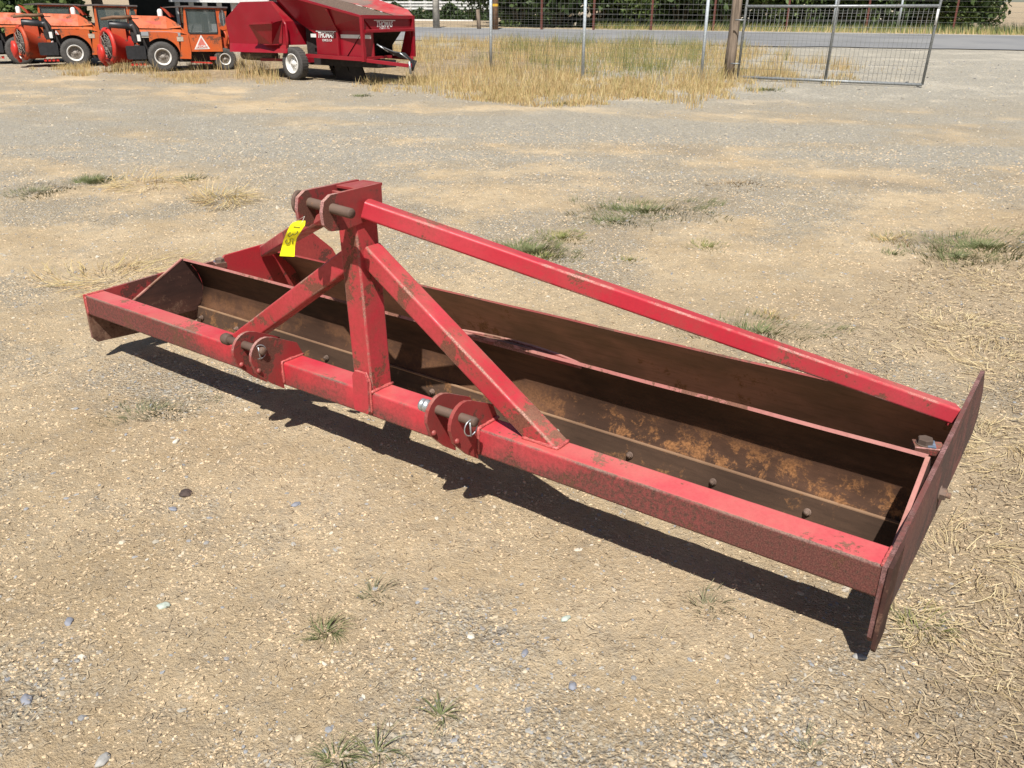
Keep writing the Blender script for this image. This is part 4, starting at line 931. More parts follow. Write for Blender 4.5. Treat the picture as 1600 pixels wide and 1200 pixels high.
for k in range(6): a_ = k * 1.05; mb.tube([(.1 * math.cos(a_), .1 * math.sin(a_), 0), (.5 * math.cos(a_), .3 * math.sin(a_), 1.0), (1.2 * math.cos(a_), .6 * math.sin(a_), 2.2)], [.06, .04, .02], 6)
mo = mb.build('stems', M['stem']); stems = mo.data; bpy.data.objects.remove(mo, do_unlink=True)
sh_labels = ['dark shrub right of the banded utility pole', 'dense green shrub between the first two rust red posts', 'shrub with pale blossom behind the second galvanised post', 'dark green shrub behind the middle of the mesh fence',
             'leafy shrub left of the wooden gate post', 'light green shrub just right of the wooden gate post', 'dark shrub behind the left half of the wire gate', 'shrub with pale blossom behind the gate centre upright',
             'green shrub behind the right half of the wire gate', 'pale flowered shrub behind the gate right upright', 'dark shrub right of the gate beside a rust red post', 'last shrub of the roadside hedge before the open field']
for i, (u, lb) in enumerate(zip((800, 862, 930, 1000, 1066, 1140, 1206, 1272, 1336, 1402, 1466, 1528), sh_labels)):
    q = G(u, 45.5 + (u - 800) * .006); q2 = q + Vector((RP[0], RP[1], 0)) * 3.0
    t = empty('roadside_shrub', (q2.x, q2.y, H1(q2.x, q2.y)), random.uniform(-.4, .4) + .49, lb, 'shrub', 'shrubs in the roadside hedge')
    sc = (.95, 1.25, 1.1)[i % 3] if i < 11 else .8
    t.scale = (sc * 1.05, sc, sc * (1.25 if i < 11 else .8))
    for nm, me in (('foliage', shrub_src[(i * 3 + (i == 5)) % 4 if i != 5 else 1]), ('stems', stems)) + ((('blossom', blossom),) if i in (2, 7, 9, 6) else ()):
        o = bpy.data.objects.new(nm, me); COL.objects.link(o); o.parent = t
# tall trees behind so no gap opens above the hedge
def tree(loc, h, rx, seed, label, mat='leaf', nl=7000, size=.26):
    t = empty('broadleaf_tree', loc, seed * .7, label, 'tree', 'dark trees far behind the yard')
    mb = MB(); tr = [(0, 0, -.2), (.1, .05, h * .25), (-.05, .1, h * .5), (.1, 0, h * .85)]; mb.tube(tr, [.32, .24, .16, .05], 10)
    rr_ = random.Random(seed)
    for k in range(7): a_ = k * .9 + seed; z = h * rr_.uniform(.3, .6); mb.tube([(0, 0, z), (math.cos(a_) * rx * .4, math.sin(a_) * rx * .4, z + h * .12), (math.cos(a_) * rx * .7, math.sin(a_) * rx * .7, z + h * .25)], [.1, .06, .03], 6)
    mb.build('trunk', M['bark'], t)
    V, F = leafcloud(nl, rx, rx, h * .5, size, seed, 16, h * .55); npmesh('crown', V, F, M[mat], parent=t)
for i, (u, v_, dist, h, rx, lb, mt_) in enumerate(((-60, 20, 14, 8, 4.0, 'large dark tree at the far left edge behind the sweepers', 'leaf'), (30, 20, 16, 8, 4.0, 'bushy tree behind the leftmost sweeper', 'leafl'), (110, 20, 30, 9, 4.5, 'dark tree left of the white farm building', 'leaf'),
                                              (860, 40, 8, 9, 5.0, 'dark tree rising behind the hedge left part', 'leaf'), (1010, 40, 8, 9, 5.0, 'dark tree rising behind the hedge middle', 'leaf'), (1180, 40, 8, 9, 5.0, 'dark tree behind the hedge above the wire gate', 'leaf'), (1350, 40, 8, 9, 5.0, 'dark tree behind the hedge at the gate end', 'leaf'), (1480, 40, 9, 9, 4.0, 'dark tree behind the right end of the hedge', 'leaf'))):
    if u < 700: q = G(u, 52); q2 = q + Vector((FH[0], FH[1], 0)) * (dist - 8)
    else: q = G(u, 47); q2 = q + Vector((FH[0], FH[1], 0)) * dist
    tree((q2.x, q2.y, H1(q2.x, q2.y)), h, rx, 400 + i, lb, mt_)
# white rail fence, pasture bank
def lin(a, b_, k): return [a.lerp(b_, i / k) for i in range(k + 1)]
def at_d(u, v_, d):
    q = pray(u, v_); t = d / (q.x * FH[0] + q.y * FH[1]); return CAM + q * t
FD = 66.0
A_ = at_d(560, 33, FD); A_.z = H1(A_.x, A_.y)
t = empty('white_rail_fence', A_, 0, 'white three rail board fence beyond the road', 'fence')
for u in (560, 578, 596, 618, 641, 664, 687, 709, 730, 751, 768):
    q = at_d(u, 1.0, FD); z = H1(q.x, q.y); mb = MB(); mb.box(q.x - .09 - A_.x, q.x + .09 - A_.x, q.y - .09 - A_.y, q.y + .09 - A_.y, z - .2 - A_.z, q.z - A_.z); mb.build('post', M['white'], t)
for v_ in (3.6, 8.4, 13.2): mb = MB(); mb.bar(at_d(556, v_, FD - .12) - A_, at_d(770, v_, FD - .12) - A_, .05, .12); mb.build('rail', M['white'], t)
# dark planted bank with pale flowers under the fence
rr_ = np.random.default_rng(5)
def strip_leaves(name, P0, P1, w, h, nl, size, mat, seed, **tags):
    r2 = np.random.default_rng(seed); f_ = r2.random(nl)[:, None]; P0 = np.array(P0); P1 = np.array(P1)
    c = P0 + (P1 - P0) * f_; prp = np.array([-(P1 - P0)[1], (P1 - P0)[0], 0]); prp /= np.linalg.norm(prp)
    s_ = r2.random((nl, 1)); c = c + prp * s_ * w; hh = h * (.6 + .4 * np.sin(f_ * 23 + seed) * np.sin(f_ * 7.3)) * (1 - abs(s_ * 2 - 1) ** 3)
    c[:, 2:3] += hh * r2.random((nl, 1)) ** .6
    a_ = r2.normal(size=(nl, 3)); a_ /= np.linalg.norm(a_, axis=1)[:, None]; b2 = np.cross(a_, r2.normal(size=(nl, 3))); b2 /= np.linalg.norm(b2, axis=1)[:, None]
    a_ *= size * r2.uniform(.6, 1.3, (nl, 1)); b2 *= size * .6
    V = np.stack([c - a_, c + b2, c + a_, c - b2], 1).reshape(-1, 3); return npmesh(name, V, np.arange(nl * 4).reshape(-1, 4), mat, **tags)
h0 = Vector(G(775, 45)) + Vector((RP[0], RP[1], 0)) * 4.4; h1 = Vector(G(1545, 49)) + Vector((RP[0], RP[1], 0)) * 4.4
for kk, (ww, hh_, nn, mm) in enumerate(((3.0, 2.6, 16000, 'leaf'), (2.0, 1.2, 5000, 'leafl'))): strip_leaves('hedge_undergrowth', h0 - Vector((RP[0], RP[1], 0)) * kk * 2.2, h1 - Vector((RP[0], RP[1], 0)) * kk * 2.2, ww, hh_, nn, .16, M[mm], 70 + kk, kind='stuff', label='tangled undergrowth filling the roadside hedge')
p0 = at_d(560, 33, 63); p1 = at_d(770, 33, 63); p0.z = H1(p0.x, p0.y); p1.z = H1(p1.x, p1.y)
strip_leaves('low_hedge_planting', p0, p1, 2.2, 1.15, 9000, .13, M['leaf'], 8, kind='stuff', label='low dark planting along the far roadside')
strip_leaves('pale_flowers', p0 + Vector((0, 0, .6)), p1 + Vector((0, 0, .5)), 1.6, .6, 60, .10, M['flower'], 9, kind='stuff', label='pale flowers in the dark planting')
k0 = at_d(560, 33, 61.5); k1 = at_d(740, 33, 61.5); mb = MB(); k0.z = H1(k0.x, k0.y); k1.z = H1(k1.x, k1.y); mb.bar(k0 - k0, k1 - k0, .25, .16); o = mb.build('roadside_kerb', M['white']); o.location = k0; o['kind'] = 'structure'
for nm, (ua, ub, dd, w_, h_, n_, mt_, lb) in enumerate(((540, 800, 70, 4, 5.5, 16000, 'leaf', 'dark tree belt behind the white rail fence'), (-140, 95, 38, 3, 3.6, 9000, 'leaf', 'dark thicket behind the leftmost sweepers'), (-140, 110, 36.5, 2, 2.0, 2500, 'leafl', 'lighter bushes in front of the dark thicket'), (330, 600, 74, 4, 6.0, 10000, 'leaf', 'dark trees behind the farm shed'))):
    a_ = at_d(ua, 33, dd); b2_ = at_d(ub, 33, dd); a_.z = H1(a_.x, a_.y); b2_.z = H1(b2_.x, b2_.y)
    strip_leaves('tree_belt', a_, b2_, w_, h_, n_, .22 if dd > 50 else .15, M[mt_], 30 + nm, kind='stuff', label=lb)
# poles
def pole(u, v_, r_, h, mat, label, bands=None, lean=(0, 0), extra=0.0):
    q = G(u, v_); mb = MB(); mb.tube([(0, 0, -.2), (lean[0] * .5, lean[1] * .5, h * .5), (lean[0], lean[1], h)], [r_ * 1.05, r_, r_ * .9], 12); o = mb.build('roadside_pole', mat); o.location = q; o['label'] = label; o['category'] = 'pole'
    for z in bands or []:
        m2 = MB(); m2.lathe([(r_ * 1.03, 0), (r_ * 1.03, .12)], (0, 0, z), (0, 0, 1), 14); b2 = m2.build('reflector_band', simple('yellow_reflector', (.7, .42, .03), .5), o)
pole(682, 44.5, .17, 3.5, simple('pale_concrete_pole', (.36, .33, .28), .9, 0, .3, 4), 'thick pale grey pole in front of the white rail fence')
pole(749, 46, .10, .95, M['wood'], 'short grey wooden stub post leaning by the road', None, (-.10, 0))
pole(774, 47, .15, 4.0, simple('brown_utility_pole', (.20, .11, .06), .9, 0, .35, 6), 'brown utility pole with two yellow reflector bands', [1.12, 1.52])
# buildings at the far left
def building():
    q = G(85, 50); q2 = G(470, 46); push = Vector((FH[0], FH[1], 0)) * 9; A_ = q + push; B_ = q2 + push; z0 = H1(A_.x, A_.y) - .2; A_.z = z0
    d = Vector((B_.x - A_.x, B_.y - A_.y, 0)); L = d.length; t = empty('farm_shed', A_, math.atan2(d.y, d.x), 'long white open fronted farm shed with pale posts behind the sweepers', 'building')
    mb = MB(); mb.box(0, L, 3.0, 3.2, 0, 3.6); mb.build('back_wall', simple('painted_shade_boards', (.035, .036, .034), .9, 0, .4, .6), t)  # shade under the roof is put into the near-black wall colour
    mb = MB(); mb.box(L * .50, L * .72, 1.0, 1.2, .0, 3.6); mb.build('wall', M['white'], t)
    mb = MB(); mb.box(L * .74, L, .6, .8, 0, 3.6); mb.build('wall', simple('blue_grey_siding', (.17, .18, .20), .8, 0, .2, 2), t)
    mb = MB(); mb.box(L * .16, L * .64, -.30, -.15, 1.38, 1.62); mb.build('white_beam', M['white'], t)
    mb = MB(); mb.box(-.5, L + .5, -1.2, 4, 3.6, 3.8); mb.build('roof', M['galv'], t)
    for f_ in (.20, .265, .33, .40, .47, .54, .64, .76, .86): mb = MB(); mb.box(L * f_ - .13, L * f_ + .13, -.1, .1, 0, 3.6); mb.build('post', simple('pale_post', (.50, .48, .44), .8, 0, .1, 3), t)
    for f_ in (.56, .60): mb = MB(); mb.box(L * f_ - .3, L * f_ + .5, .97, .995, 1.75, 2.6); w_ = mb.build('window', M['glass'], t)
    mb = MB(); mb.box(L * .66, L * .71, .95, .99, 1.55, 2.3); mb.build('window', M['black'], t)
building()

# ------------------------------------------------------------------ GRASS, STRAW, STONES
def blades(px, py, h, w, lean, seed, nseg=3, flat=0.0, zoff=0.0, curl=.6):
    """many bent blades as quad strips: arrays px,py,h ; returns V,F"""
    r_ = np.random.default_rng(seed); n_ = len(px); az = r_.uniform(0, 2 * np.pi, n_); dx = np.cos(az); dy = np.sin(az)
    fa = r_.uniform(0, np.pi, n_); wx = np.cos(fa) * w / 2; wy = np.sin(fa) * w / 2
    base = np.stack([px, py, hgt(px, py) + zoff], 1); V = np.zeros((n_, (nseg + 1) * 2, 3))
    for k in range(nseg + 1):
        t = k / nseg; bend = lean * (t + curl * t * t) / (1 + curl)
        x = base[:, 0] + dx * bend * h; y = base[:, 1] + dy * bend * h; z = base[:, 2] + h * t * np.sqrt(np.clip(1 - np.minimum(lean, .98) ** 2 * t, .02, 1)) * (1 - flat)
        ww = (1 - t * .85); V[:, 2 * k] = np.stack([x - wx * ww, y - wy * ww, z], 1); V[:, 2 * k + 1] = np.stack([x + wx * ww, y + wy * ww, z], 1)
    q = np.arange(n_)[:, None, None] * (nseg + 1) * 2; k = np.arange(nseg)[None, :, None] * 2
    F = (q + k + np.array([0, 1, 3, 2])[None, None]).reshape(-1, 4); return V.reshape(-1, 3), F
def lying(px, py, L, w, seed, lift=.006, nseg=4, bend=.5):
    """straws lying on the ground, gently curved"""
    r_ = np.random.default_rng(seed); n_ = len(px); az = r_.uniform(0, 2 * np.pi, n_); cv = r_.normal(0, bend, n_)
    V = np.zeros((n_, (nseg + 1) * 2, 3)); x = px.copy(); y = py.copy(); l0 = r_.uniform(.3, 1, n_) * lift; l1 = r_.uniform(0, 1.0, n_) ** 2 * lift * 3; tw = r_.uniform(-.8, .8, n_)
    for k in range(nseg + 1):
        t = k / nseg; a_ = az + cv * t * 2; z = hgt(x, y) + l0 * (1 - t) + l1 * t + .003
        nx = -np.sin(a_) * w / 2 * (1 - .5 * t); ny = np.cos(a_) * w / 2 * (1 - .5 * t); dz = tw * w * .6
        V[:, 2 * k] = np.stack([x - nx, y - ny, z - dz * .5 + .001], 1); V[:, 2 * k + 1] = np.stack([x + nx, y + ny, z + dz * .5 + .001], 1)
        x = x + np.cos(a_) * L / nseg; y = y + np.sin(a_) * L / nseg
    q = np.arange(n_)[:, None, None] * (nseg + 1) * 2; k = np.arange(nseg)[None, :, None] * 2
    return V.reshape(-1, 3), (q + k + np.array([0, 1, 3, 2])[None, None]).reshape(-1, 4)
def wedge(n_, r0, r1, p, seed, half=46):
    r_ = np.random.default_rng(seed); u = r_.random(n_); k = 1 - p   # density of radius ~ r^-p
    rr = (r0 ** k + u * (r1 ** k - r0 ** k)) ** (1 / k) if abs(k) > 1e-6 else r0 * (r1 / r0) ** u
    a_ = math.atan2(FH[1], FH[0]) + np.radians(r_.uniform(-half, half, n_)); return CAM.x + rr * np.cos(a_), CAM.y + rr * np.sin(a_), rr

# gravel stones, real geometry
def stone_shapes():
    t = (1 + 5 ** .5) / 2; V = np.array([(-1, t, 0), (1, t, 0), (-1, -t, 0), (1, -t, 0), (0, -1, t), (0, 1, t), (0, -1, -t), (0, 1, -t), (t, 0, -1), (t, 0, 1), (-t, 0, -1), (-t, 0, 1)], float); V /= np.linalg.norm(V[0])
    F = np.array([(0, 11, 5), (0, 5, 1), (0, 1, 7), (0, 7, 10), (0, 10, 11), (1, 5, 9), (5, 11, 4), (11, 10, 2), (10, 7, 6), (7, 1, 8), (3, 9, 4), (3, 4, 2), (3, 2, 6), (3, 6, 8), (3, 8, 9), (4, 9, 5), (2, 4, 11), (6, 2, 10), (8, 6, 7), (9, 8, 1)]); return V, F
SV, SF = stone_shapes()
def stones(x, y, s, seed, name, mat, smooth=False, flatn=.5, **tags):
    r_ = np.random.default_rng(seed); n_ = len(x); az = r_.uniform(0, 2 * np.pi, n_)
    sx = s * r_.uniform(.7, 1.35, n_); sy = s * r_.uniform(.5, 1.0, n_); sz = s * flatn * r_.uniform(.45, 1.1, n_)
    jit = 1 + r_.normal(0, .14, (n_, 12)); P = SV[None] * jit[:, :len(SV), None]; X = P[..., 0] * sx[:, None]; Y = P[..., 1] * sy[:, None]; Z = P[..., 2] * sz[:, None]
    tl = r_.normal(0, .2, n_)[:, None]; Z = Z + X * tl
    c, d = np.cos(az)[:, None], np.sin(az)[:, None]; XX = X * c - Y * d + x[:, None]; YY = X * d + Y * c + y[:, None]; ZZ = Z + (hgt(x, y) + sz * r_.uniform(-.45, .35, n_))[:, None]
    V = np.stack([XX, YY, ZZ], -1).reshape(-1, 3); F = (np.arange(n_)[:, None, None] * len(SV) + SF[None]).reshape(-1, 3)
    return npmesh(name, V, F, mat, smooth, **tags)
x, y, rr = wedge(110000, 1.2, 13, .75, 1)
gm, thm, pm, stm = masks(x, y); r_ = np.random.default_rng(2)
keep = r_.random(len(x)) < (.07 + .62 * gm) * (1 - .75 * thm); x, y, rr = x[keep], y[keep], rr[keep]
s = np.exp(r_.normal(math.log(.0031), .48, len(x))) * (.75 + rr * .16); s = np.minimum(s, .008 + .0012 * rr)
stones(x, y, s, 3, 'gravel', M['gravel'], kind='stuff', label='small grey and tan gravel scattered over the dirt')
ico = (SV, SF)
SV = np.array([(1, 0, 0), (-1, 0, 0), (0, 1, 0), (0, -1, 0), (0, 0, 1), (0, 0, -1)], float); SF = np.array([(0, 2, 4), (2, 1, 4), (1, 3, 4), (3, 0, 4), (2, 0, 5), (1, 2, 5), (3, 1, 5), (0, 3, 5)])
x, y, rr = wedge(85000, 5, 30, .6, 15); gm, thm, pm, stm = masks(x, y); keep = (r_.random(len(x)) < .15 + .6 * np.maximum(gm, pm)) & (r_.random(len(x)) > .8 * stm) & (fwd_d(x, y) < 31); x, y, rr = x[keep], y[keep], rr[keep]
s = np.exp(r_.normal(math.log(.0056), .40, len(x))) * (.55 + rr * .07)
stones(x, y, np.minimum(s, .035), 16, 'crushed_rock', M['gravel'], flatn=.8, kind='stuff', label='coarse crushed rock over the far part of the yard')
x, y, rr = wedge(110000, 1.2, 12, .75, 11); s_ = np.exp(r_.normal(math.log(.0036), .5, len(x))) * (.75 + rr * .17); cl = fbm(x * 3.1, y * 3.1, 161, 4); kc = r_.random(len(x)) < .25 + .9 * sstep(.42, .62, cl)
s_ = np.minimum(s_, .004 + .0011 * rr); stones(x[kc], y[kc], s_[kc], 12, 'dirt_crumbs', M['clod'], flatn=.55, kind='stuff', label='small crumbs of dry dirt')
SV, SF = ico
x, y, rr = wedge(420, 1.3, 7, .9, 21); gm = masks(x, y)[0]; kp = r_.random(len(x)) < .25 + .75 * gm; x, y = x[kp], y[kp]
stones(x, y, r_.uniform(.007, .015, len(x)), 22, 'pebbles', M['gravel'], False, .35, kind='stuff', label='larger smooth pebbles half sunk in the dirt')

# loose debris bits everywhere, straw on the right
x, y, rr = wedge(16000, 1.2, 9, .8, 31); V, F = lying(x, y, r_.uniform(.006, .022, len(x)) * (.8 + .1 * rr), .0016 + .0005 * rr, 32, .004, 2, .6); npmesh('dry_debris', V, F, M['thatch'], kind='stuff', label='tiny dry plant bits littering the dirt')
x, y, rr = wedge(90000, 1.2, 9, .55, 41); th = masks(x, y)[1]; dn = fbm(x * 2.3, y * 2.3, 141, 4)
k = (r_.random(len(x)) < th * (.10 + .55 * sstep(.42, .62, dn))) & (x > 1.0); k &= ~((x < HL + .03) & (y > -.05) & (y < 1.7))
xs, ys, rs_ = x[k], y[k], rr[k]; V, F = lying(xs, ys, r_.uniform(.012, .07, len(xs)), .0011 + .0004 * rs_, 42, .010, 4, .28); npmesh('straw_litter', V, F, M['straw'], kind='stuff', label='pale straw strewn over the ground on the right')
k2 = (r_.random(len(x)) < th * .8) & (x > 1.0) & ~((x < HL + .03) & (y > -.05) & (y < 1.7)); V, F = lying(x[k2], y[k2], r_.uniform(.01, .06, k2.sum()), .0016 + .0007 * rr[k2], 43, .006, 3, .6); npmesh('dead_thatch', V, F, M['thatch'], kind='stuff', label='brown dead thatch under the straw')
# heaps of straw along the right edge and by the left end plate
def heap(u, v_, rad, n_, mat, seed, label, L=(.02, .09), lift=.012, sq=1.0):
    q = G(u, v_); r2 = np.random.default_rng(seed); a_ = r2.uniform(0, 2 * np.pi, n_); d = rad * np.sqrt(r2.random(n_)) * (1 + .35 * np.sin(a_ * 3 + seed))
    ex = RH * 1.0; x = q.x + (ex[0] * np.cos(a_) * sq + FH[0] * np.sin(a_)) * d; y = q.y + (ex[1] * np.cos(a_) * sq + FH[1] * np.sin(a_)) * d
    dist = (Vector(q) - CAM).length; V, F = lying(x, y, r2.uniform(L[0], L[1], n_), .0012 + .0004 * dist, seed, lift, 4, .5)
    o = npmesh('straw_heap', V - np.array([q.x, q.y, q.z]), F, mat); o.location = q; o['label'] = label; o['category'] = 'straw'; return o
heap(1555, 690, .30, 620, M['straw'], 51, 'thick heap of pale straw right beside the end plate tip')
heap(1575, 570, .34, 420, M['straw'], 52, 'straw heap at the right edge behind the scraper')
heap(1585, 445, .34, 260, M['straw'], 58, 'brownish straw patch highest at the right edge')
heap(1420, 975, .12, 120, M['straw'], 53, 'small patch of straw and grass in front of the right end plate')
heap(1515, 880, .22, 120, M['straw'], 54, 'sparse long straws lying to the right of the scraper end', (.04, .16), .015)
heap(190, 436, .42, 380, M['drygrass'], 55, 'golden straw heap behind the left end of the scraper', (.05, .22), .03)
heap(350, 316, .26, 330, M['drygrass'], 56, 'small golden dry grass clump behind the left end', (.06, .2), .06)
heap(225, 291, .30, 220, M['drygrass'], 57, 'flat golden dry grass patch farther back on the left', (.06, .2), .05, 1.3)
heap(1520, 515, .30, 350, M['straw'], 59, 'thin straw tuft behind the right end plate tip')
def tuft(u, v_, rad, n_, h, mat, seed, label, lean=.85, w=1.0, sq=1.0, cat='grass tuft'):
    q = G(u, v_); r2 = np.random.default_rng(seed); a_ = r2.uniform(0, 2 * np.pi, n_); d = rad * r2.random(n_) ** .8 * (1 + .3 * np.sin(a_ * 4 + seed))
    x = q.x + (RH[0] * np.cos(a_) * sq + FH[0] * np.sin(a_)) * d; y = q.y + (RH[1] * np.cos(a_) * sq + FH[1] * np.sin(a_)) * d
    dist = (Vector(q) - CAM).length; V, F = blades(x, y, h * r2.uniform(.5, 1.2, n_), (.0018 + .0006 * dist) * w, r2.uniform(lean - .3, lean, n_), seed, 4, .25)
    o = npmesh('grass_tuft', V - np.array([q.x, q.y, q.z]), F, mat); o.location = q; o['label'] = label
    if rad >= .2: o['kind'] = 'stuff'; o.name = 'grass_patch'
    else: o['category'] = cat
    return o
GN, GG, DG, OG = M['green'], M['greygreen'], M['drygrass'], M['olivegrass']
tuft(510, 985, .045, 90, .055, GN, 61, 'dusty green weed in the foreground left of the middle', 1.2)
tuft(590, 925, .05, 60, .05, GG, 62, 'faint grey weed above the dusty green foreground weed', .97)
tuft(690, 1115, .020, 34, .062, GN, 63, 'small bright green weed at the bottom middle', 1.15, 1.3)
tuft(530, 1182, .03, 60, .062, GN, 64, 'green weed at the bottom edge left of the bright weed', 1.15, 1.3)
tuft(590, 1172, .03, 30, .075, GN, 65, 'spreading green weed at the bottom edge with long stems', 1.15, 1.2)
tuft(1268, 1170, .04, 40, .05, GG, 66, 'tiny faint weed at the bottom right')
tuft(245, 640, .16, 420, .04, GG, 67, 'flat dull green patch on the dirt left of the shadow', .97, 1, 1.6)
tuft(145, 283, .22, 400, .10, GN, 68, 'green tuft alone on the far left', .9)
tuft(60, 300, .40, 500, .06, GG, 69, 'faint green patch at the left edge', .95)
tuft(300, 281, .22, 150, .09, GG, 70, 'olive tuft beside the flat golden patch', .9)
tuft(565, 150, .22, 140, .06, GN, 71, 'small green tuft in front of the red trailer', .9)
tuft(832, 392, .28, 900, .09, GN, 72, 'dense green patch above the stay tube', .93, 1, 1.1)
tuft(880, 372, .20, 400, .06, OG, 73, 'olive patch right behind the dense green one', .95)
tuft(855, 402, .20, 350, .05, OG, 172, 'yellowish green patch just in front of the dense green one', .95)
tuft(1010, 328, .42, 1000, .09, GN, 74, 'long green patch in the middle of the yard', .93, 1, 1.7)
tuft(962, 345, .30, 450, .06, GN, 75, 'dusty green patch below the long green one', .95, 1, 1.4)
tuft(1105, 386, .16, 150, .06, OG, 76, 'small olive tuft right of the stay tube', .93)
tuft(982, 407, .08, 60, .05, OG, 77, 'tiny olive tuft above the stay tube', .9)
tuft(1150, 285, .40, 500, .05, M['thatch'], 78, 'dark dead patch far back in the yard', .93, 1, 1.5)
tuft(1540, 385, .45, 1300, .09, GN, 79, 'wide green patch near the right edge', .93, 1, 1.5)
tuft(1500, 402, .30, 500, .08, GN, 80, 'green fringe at the left of the wide right patch', .93, 1, 1.2)
tuft(1395, 398, .09, 70, .06, GN, 81, 'small green tuft left of the wide right patch', .9)
tuft(1390, 375, .16, 130, .07, DG, 82, 'tan tuft left of the wide right patch', .9)
tuft(1190, 520, .26, 600, .07, GN, 83, 'green weeds just behind the stay tube on the right', .93, 1, 1.5)
tuft(1210, 495, .10, 80, .06, DG, 84, 'yellow tuft behind the weeds by the stay tube', .9)
tuft(1110, 945, .07, 60, .05, GG, 85, 'thin weed growing at the beam shadow edge', .95)
tuft(1440, 985, .09, 120, .05, M['olivegrass'], 86, 'short green grass near the front corner of the right end plate', .9)
tuft(1195, 141, .30, 260, .10, GN, 87, 'green tuft in front of the wire gate', .9, 1, 1.3)
tuft(875, 163, .22, 160, .09, GN, 88, 'green tuft at the front of the dry grass strip', .9)

# dry grass strip by the fence, and round the machines
def field(name, poly, n_, h, w, mat, seed, label, lean=.45, dens=None):
    r2 = np.random.default_rng(seed); P = np.array([(G(u, v_).x, G(u, v_).y) for u, v_ in poly]); lo = P.min(0); hi = P.max(0)
    x = r2.uniform(lo[0], hi[0], n_ * 3); y = r2.uniform(lo[1], hi[1], n_ * 3); ins = np.zeros(len(x), bool); j = len(P) - 1; amp = min(3.2, .35 * float((hi - lo).min())); xo, yo = x, y; x = x + (fbm(xo * .9, yo * .9, seed + 5, 4) - .5) * amp * 1.6; y = y + (fbm(xo * .9, yo * .9, seed + 9, 4) - .5) * amp * 1.6
    for i in range(len(P)):
        c_ = ((P[i, 1] > y) != (P[j, 1] > y)) & (x < (P[j, 0] - P[i, 0]) * (y - P[i, 1]) / (P[j, 1] - P[i, 1] + 1e-9) + P[i, 0]); ins ^= c_; j = i
    x, y = xo, yo; dn = fbm(x * 1.1, y * 1.1, seed, 4); ins &= r2.random(len(x)) < sstep(.36, .60, dn) * .95 + .03
    x, y, dn = x[ins][:n_], y[ins][:n_], dn[ins][:n_]
    V, F = blades(x, y, h * r2.uniform(.35, 1.15, len(x)) * (.35 + .95 * sstep(.38, .68, dn)), w, r2.uniform(.1, lean, len(x)), seed, 3)
    return npmesh(name, V, F, mat, kind='stuff', label=label)
ST = [(628, 66), (700, 62), (1160, 72), (1235, 96), (1330, 128), (1210, 138), (1175, 150), (1050, 160), (880, 164), (760, 158), (640, 138)]
field('dry_grass', ST, 24000, .28, .013, DG, 91, 'tall dry golden grass strip along the mesh fence')
field('olive_grass', [(780, 70), (1140, 72), (1150, 122), (930, 128), (780, 112)], 6000, .45, .013, OG, 92, 'half green tall grass among the dry grass by the fence')
field('dry_grass', [(640, 120), (1170, 128), (1190, 148), (1050, 160), (880, 165), (760, 160), (640, 148)], 16000, .15, .013, DG, 93, 'short dry grass at the front of the strip', .7)
field('dry_grass', [(1160, 110), (1320, 118), (1330, 132), (1160, 130)], 1200, .16, .010, DG, 94, 'short dry grass under the wire gate', .7)
field('dry_grass', [(55, 106), (150, 106), (155, 118), (60, 118)], 1500, .16, .010, DG, 95, 'dry grass patch in front of the left sweepers', .7)
field('dry_grass', [(215, 120), (330, 116), (325, 132), (225, 134)], 1500, .15, .010, DG, 96, 'dry grass patch in front of the right sweeper', .7)
field('dry_grass', [(330, 95), (405, 96), (405, 128), (345, 130)], 1900, .34, .011, DG, 97, 'taller dry grass at the trailer rear')
field('dry_grass', [(405, 105), (470, 118), (450, 138), (420, 132)], 500, .22, .011, DG, 98, 'dry grass beside the trailer wheel')
field('dry_grass', [(155, 100), (250, 104), (250, 116), (160, 114)], 700, .22, .011, DG, 99, 'dry grass under the sweeper fan')
def verge(name, w0, w1, n_, h, wd, mat, seed, label, s0=-45, s1=48):
    r2 = np.random.default_rng(seed); s_ = r2.uniform(s0, s1, n_); w_ = r2.uniform(w0, w1, n_); x = RM[0] + RD[0] * s_ + RP[0] * w_; y = RM[1] + RD[1] * s_ + RP[1] * w_
    V, F = blades(x, y, h * r2.uniform(.4, 1.2, n_), wd, r2.uniform(.1, .5, n_), seed, 3); return npmesh(name, V, F, mat, kind='stuff', label=label)
verge('verge_grass', 14.2, 18.6, 11000, .38, .03, OG, 101, 'olive weeds along the far road verge', -6, 48)
verge('verge_grass', 15.4, 18.8, 6500, .55, .035, M['leaf'], 102, 'green weeds below the roadside hedge', -6, 48)
verge('verge_grass', 13.9, 15.0, 1600, .35, .03, DG, 103, 'dry grass along the far road edge', -6, 48)

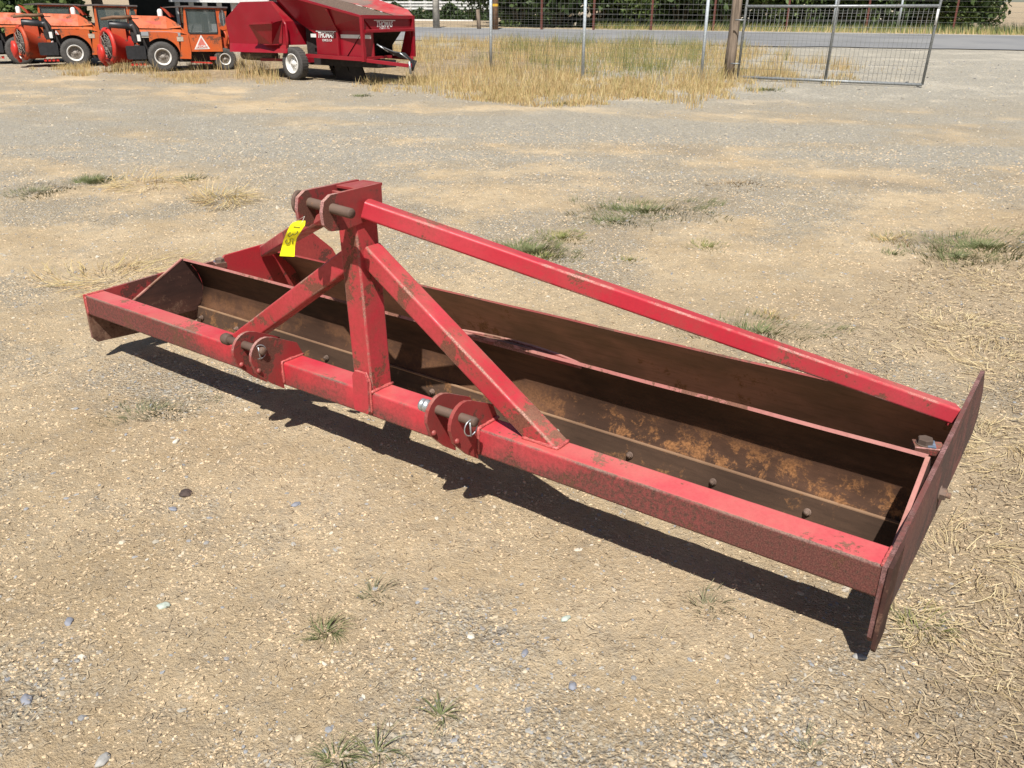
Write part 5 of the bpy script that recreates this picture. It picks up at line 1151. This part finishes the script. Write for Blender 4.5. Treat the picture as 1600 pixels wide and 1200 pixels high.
# single stones and clods
def onestone(u, v_, s, seed, mat, label, flatn=.4):
    q = G(u, v_); r2 = random.Random(seed); bm = bmesh.new(); bmesh.ops.create_icosphere(bm, subdivisions=3, radius=1)
    sx, sy = r2.uniform(.9, 1.5), r2.uniform(.55, .85); az = r2.uniform(0, 3.1)
    from mathutils import noise as mn
    for v2 in bm.verts:
        k = 1 + .28 * mn.noise(v2.co * 1.3 + Vector((seed, 0, 0))) + .08 * mn.noise(v2.co * 4 + Vector((0, seed, 0))); c = v2.co * k; v2.co = Vector((c.x * sx * s, c.y * sy * s, c.z * s * flatn))
    bmesh.ops.rotate(bm, verts=bm.verts, matrix=Matrix.Rotation(az, 3, 'Z'))
    me = bpy.data.meshes.new('stone'); bm.to_mesh(me); bm.free(); me.materials.append(mat)
    for p_ in me.polygons: p_.use_smooth = True
    o = bpy.data.objects.new('stone', me); COL.objects.link(o); o.location = q + Vector((0, 0, s * flatn * .45)); o['label'] = label; o['category'] = 'stone'
SG = [simple('stone_%s' % nm, c_, .85, 0, .2, 40, .002) for nm, c_ in (('bluish', (.20, .205, .23)), ('grey', (.30, .29, .27)), ('pale', (.52, .47, .38)), ('greenish', (.36, .40, .34)))]
onestone(291, 773, .026, 1, M['darkstone'], 'dark brown flat stone alone on the dirt at the lower left', .35)
onestone(270, 744 + 52, .012, 2, SG[0], 'small bluish stone left below the dark brown stone')
onestone(256, 948, .018, 3, SG[3], 'pale greenish flat stone in the lower left foreground')
onestone(884, 965, .016, 4, SG[3], 'pale green stone in the foreground centre')
onestone(108, 972, .015, 5, SG[0], 'bluish stone low at the left')
onestone(462, 787, .014, 6, SG[0], 'slate grey stone below the left hitch shadow')
onestone(276, 691, .018, 7, SG[2], 'pale flat stone above the dark brown stone')
onestone(735, 990, .012, 8, SG[2], 'white angular stone in the foreground centre')
onestone(1342, 1031, .016, 9, SG[1], 'grey stone at the shadow tip of the right end plate')
onestone(820, 1019, .013, 10, SG[0], 'blue grey stone in the foreground right of the white one')
onestone(40, 1090, .018, 11, SG[0], 'slate stone near the bottom left corner')
onestone(160, 1185, .018, 12, SG[1], 'grey stone at the bottom edge on the left')
onestone(895, 1068, .015, 13, SG[0], 'dark bluish stone in the lower foreground right of centre')
SC.cycles.max_bounces = 6
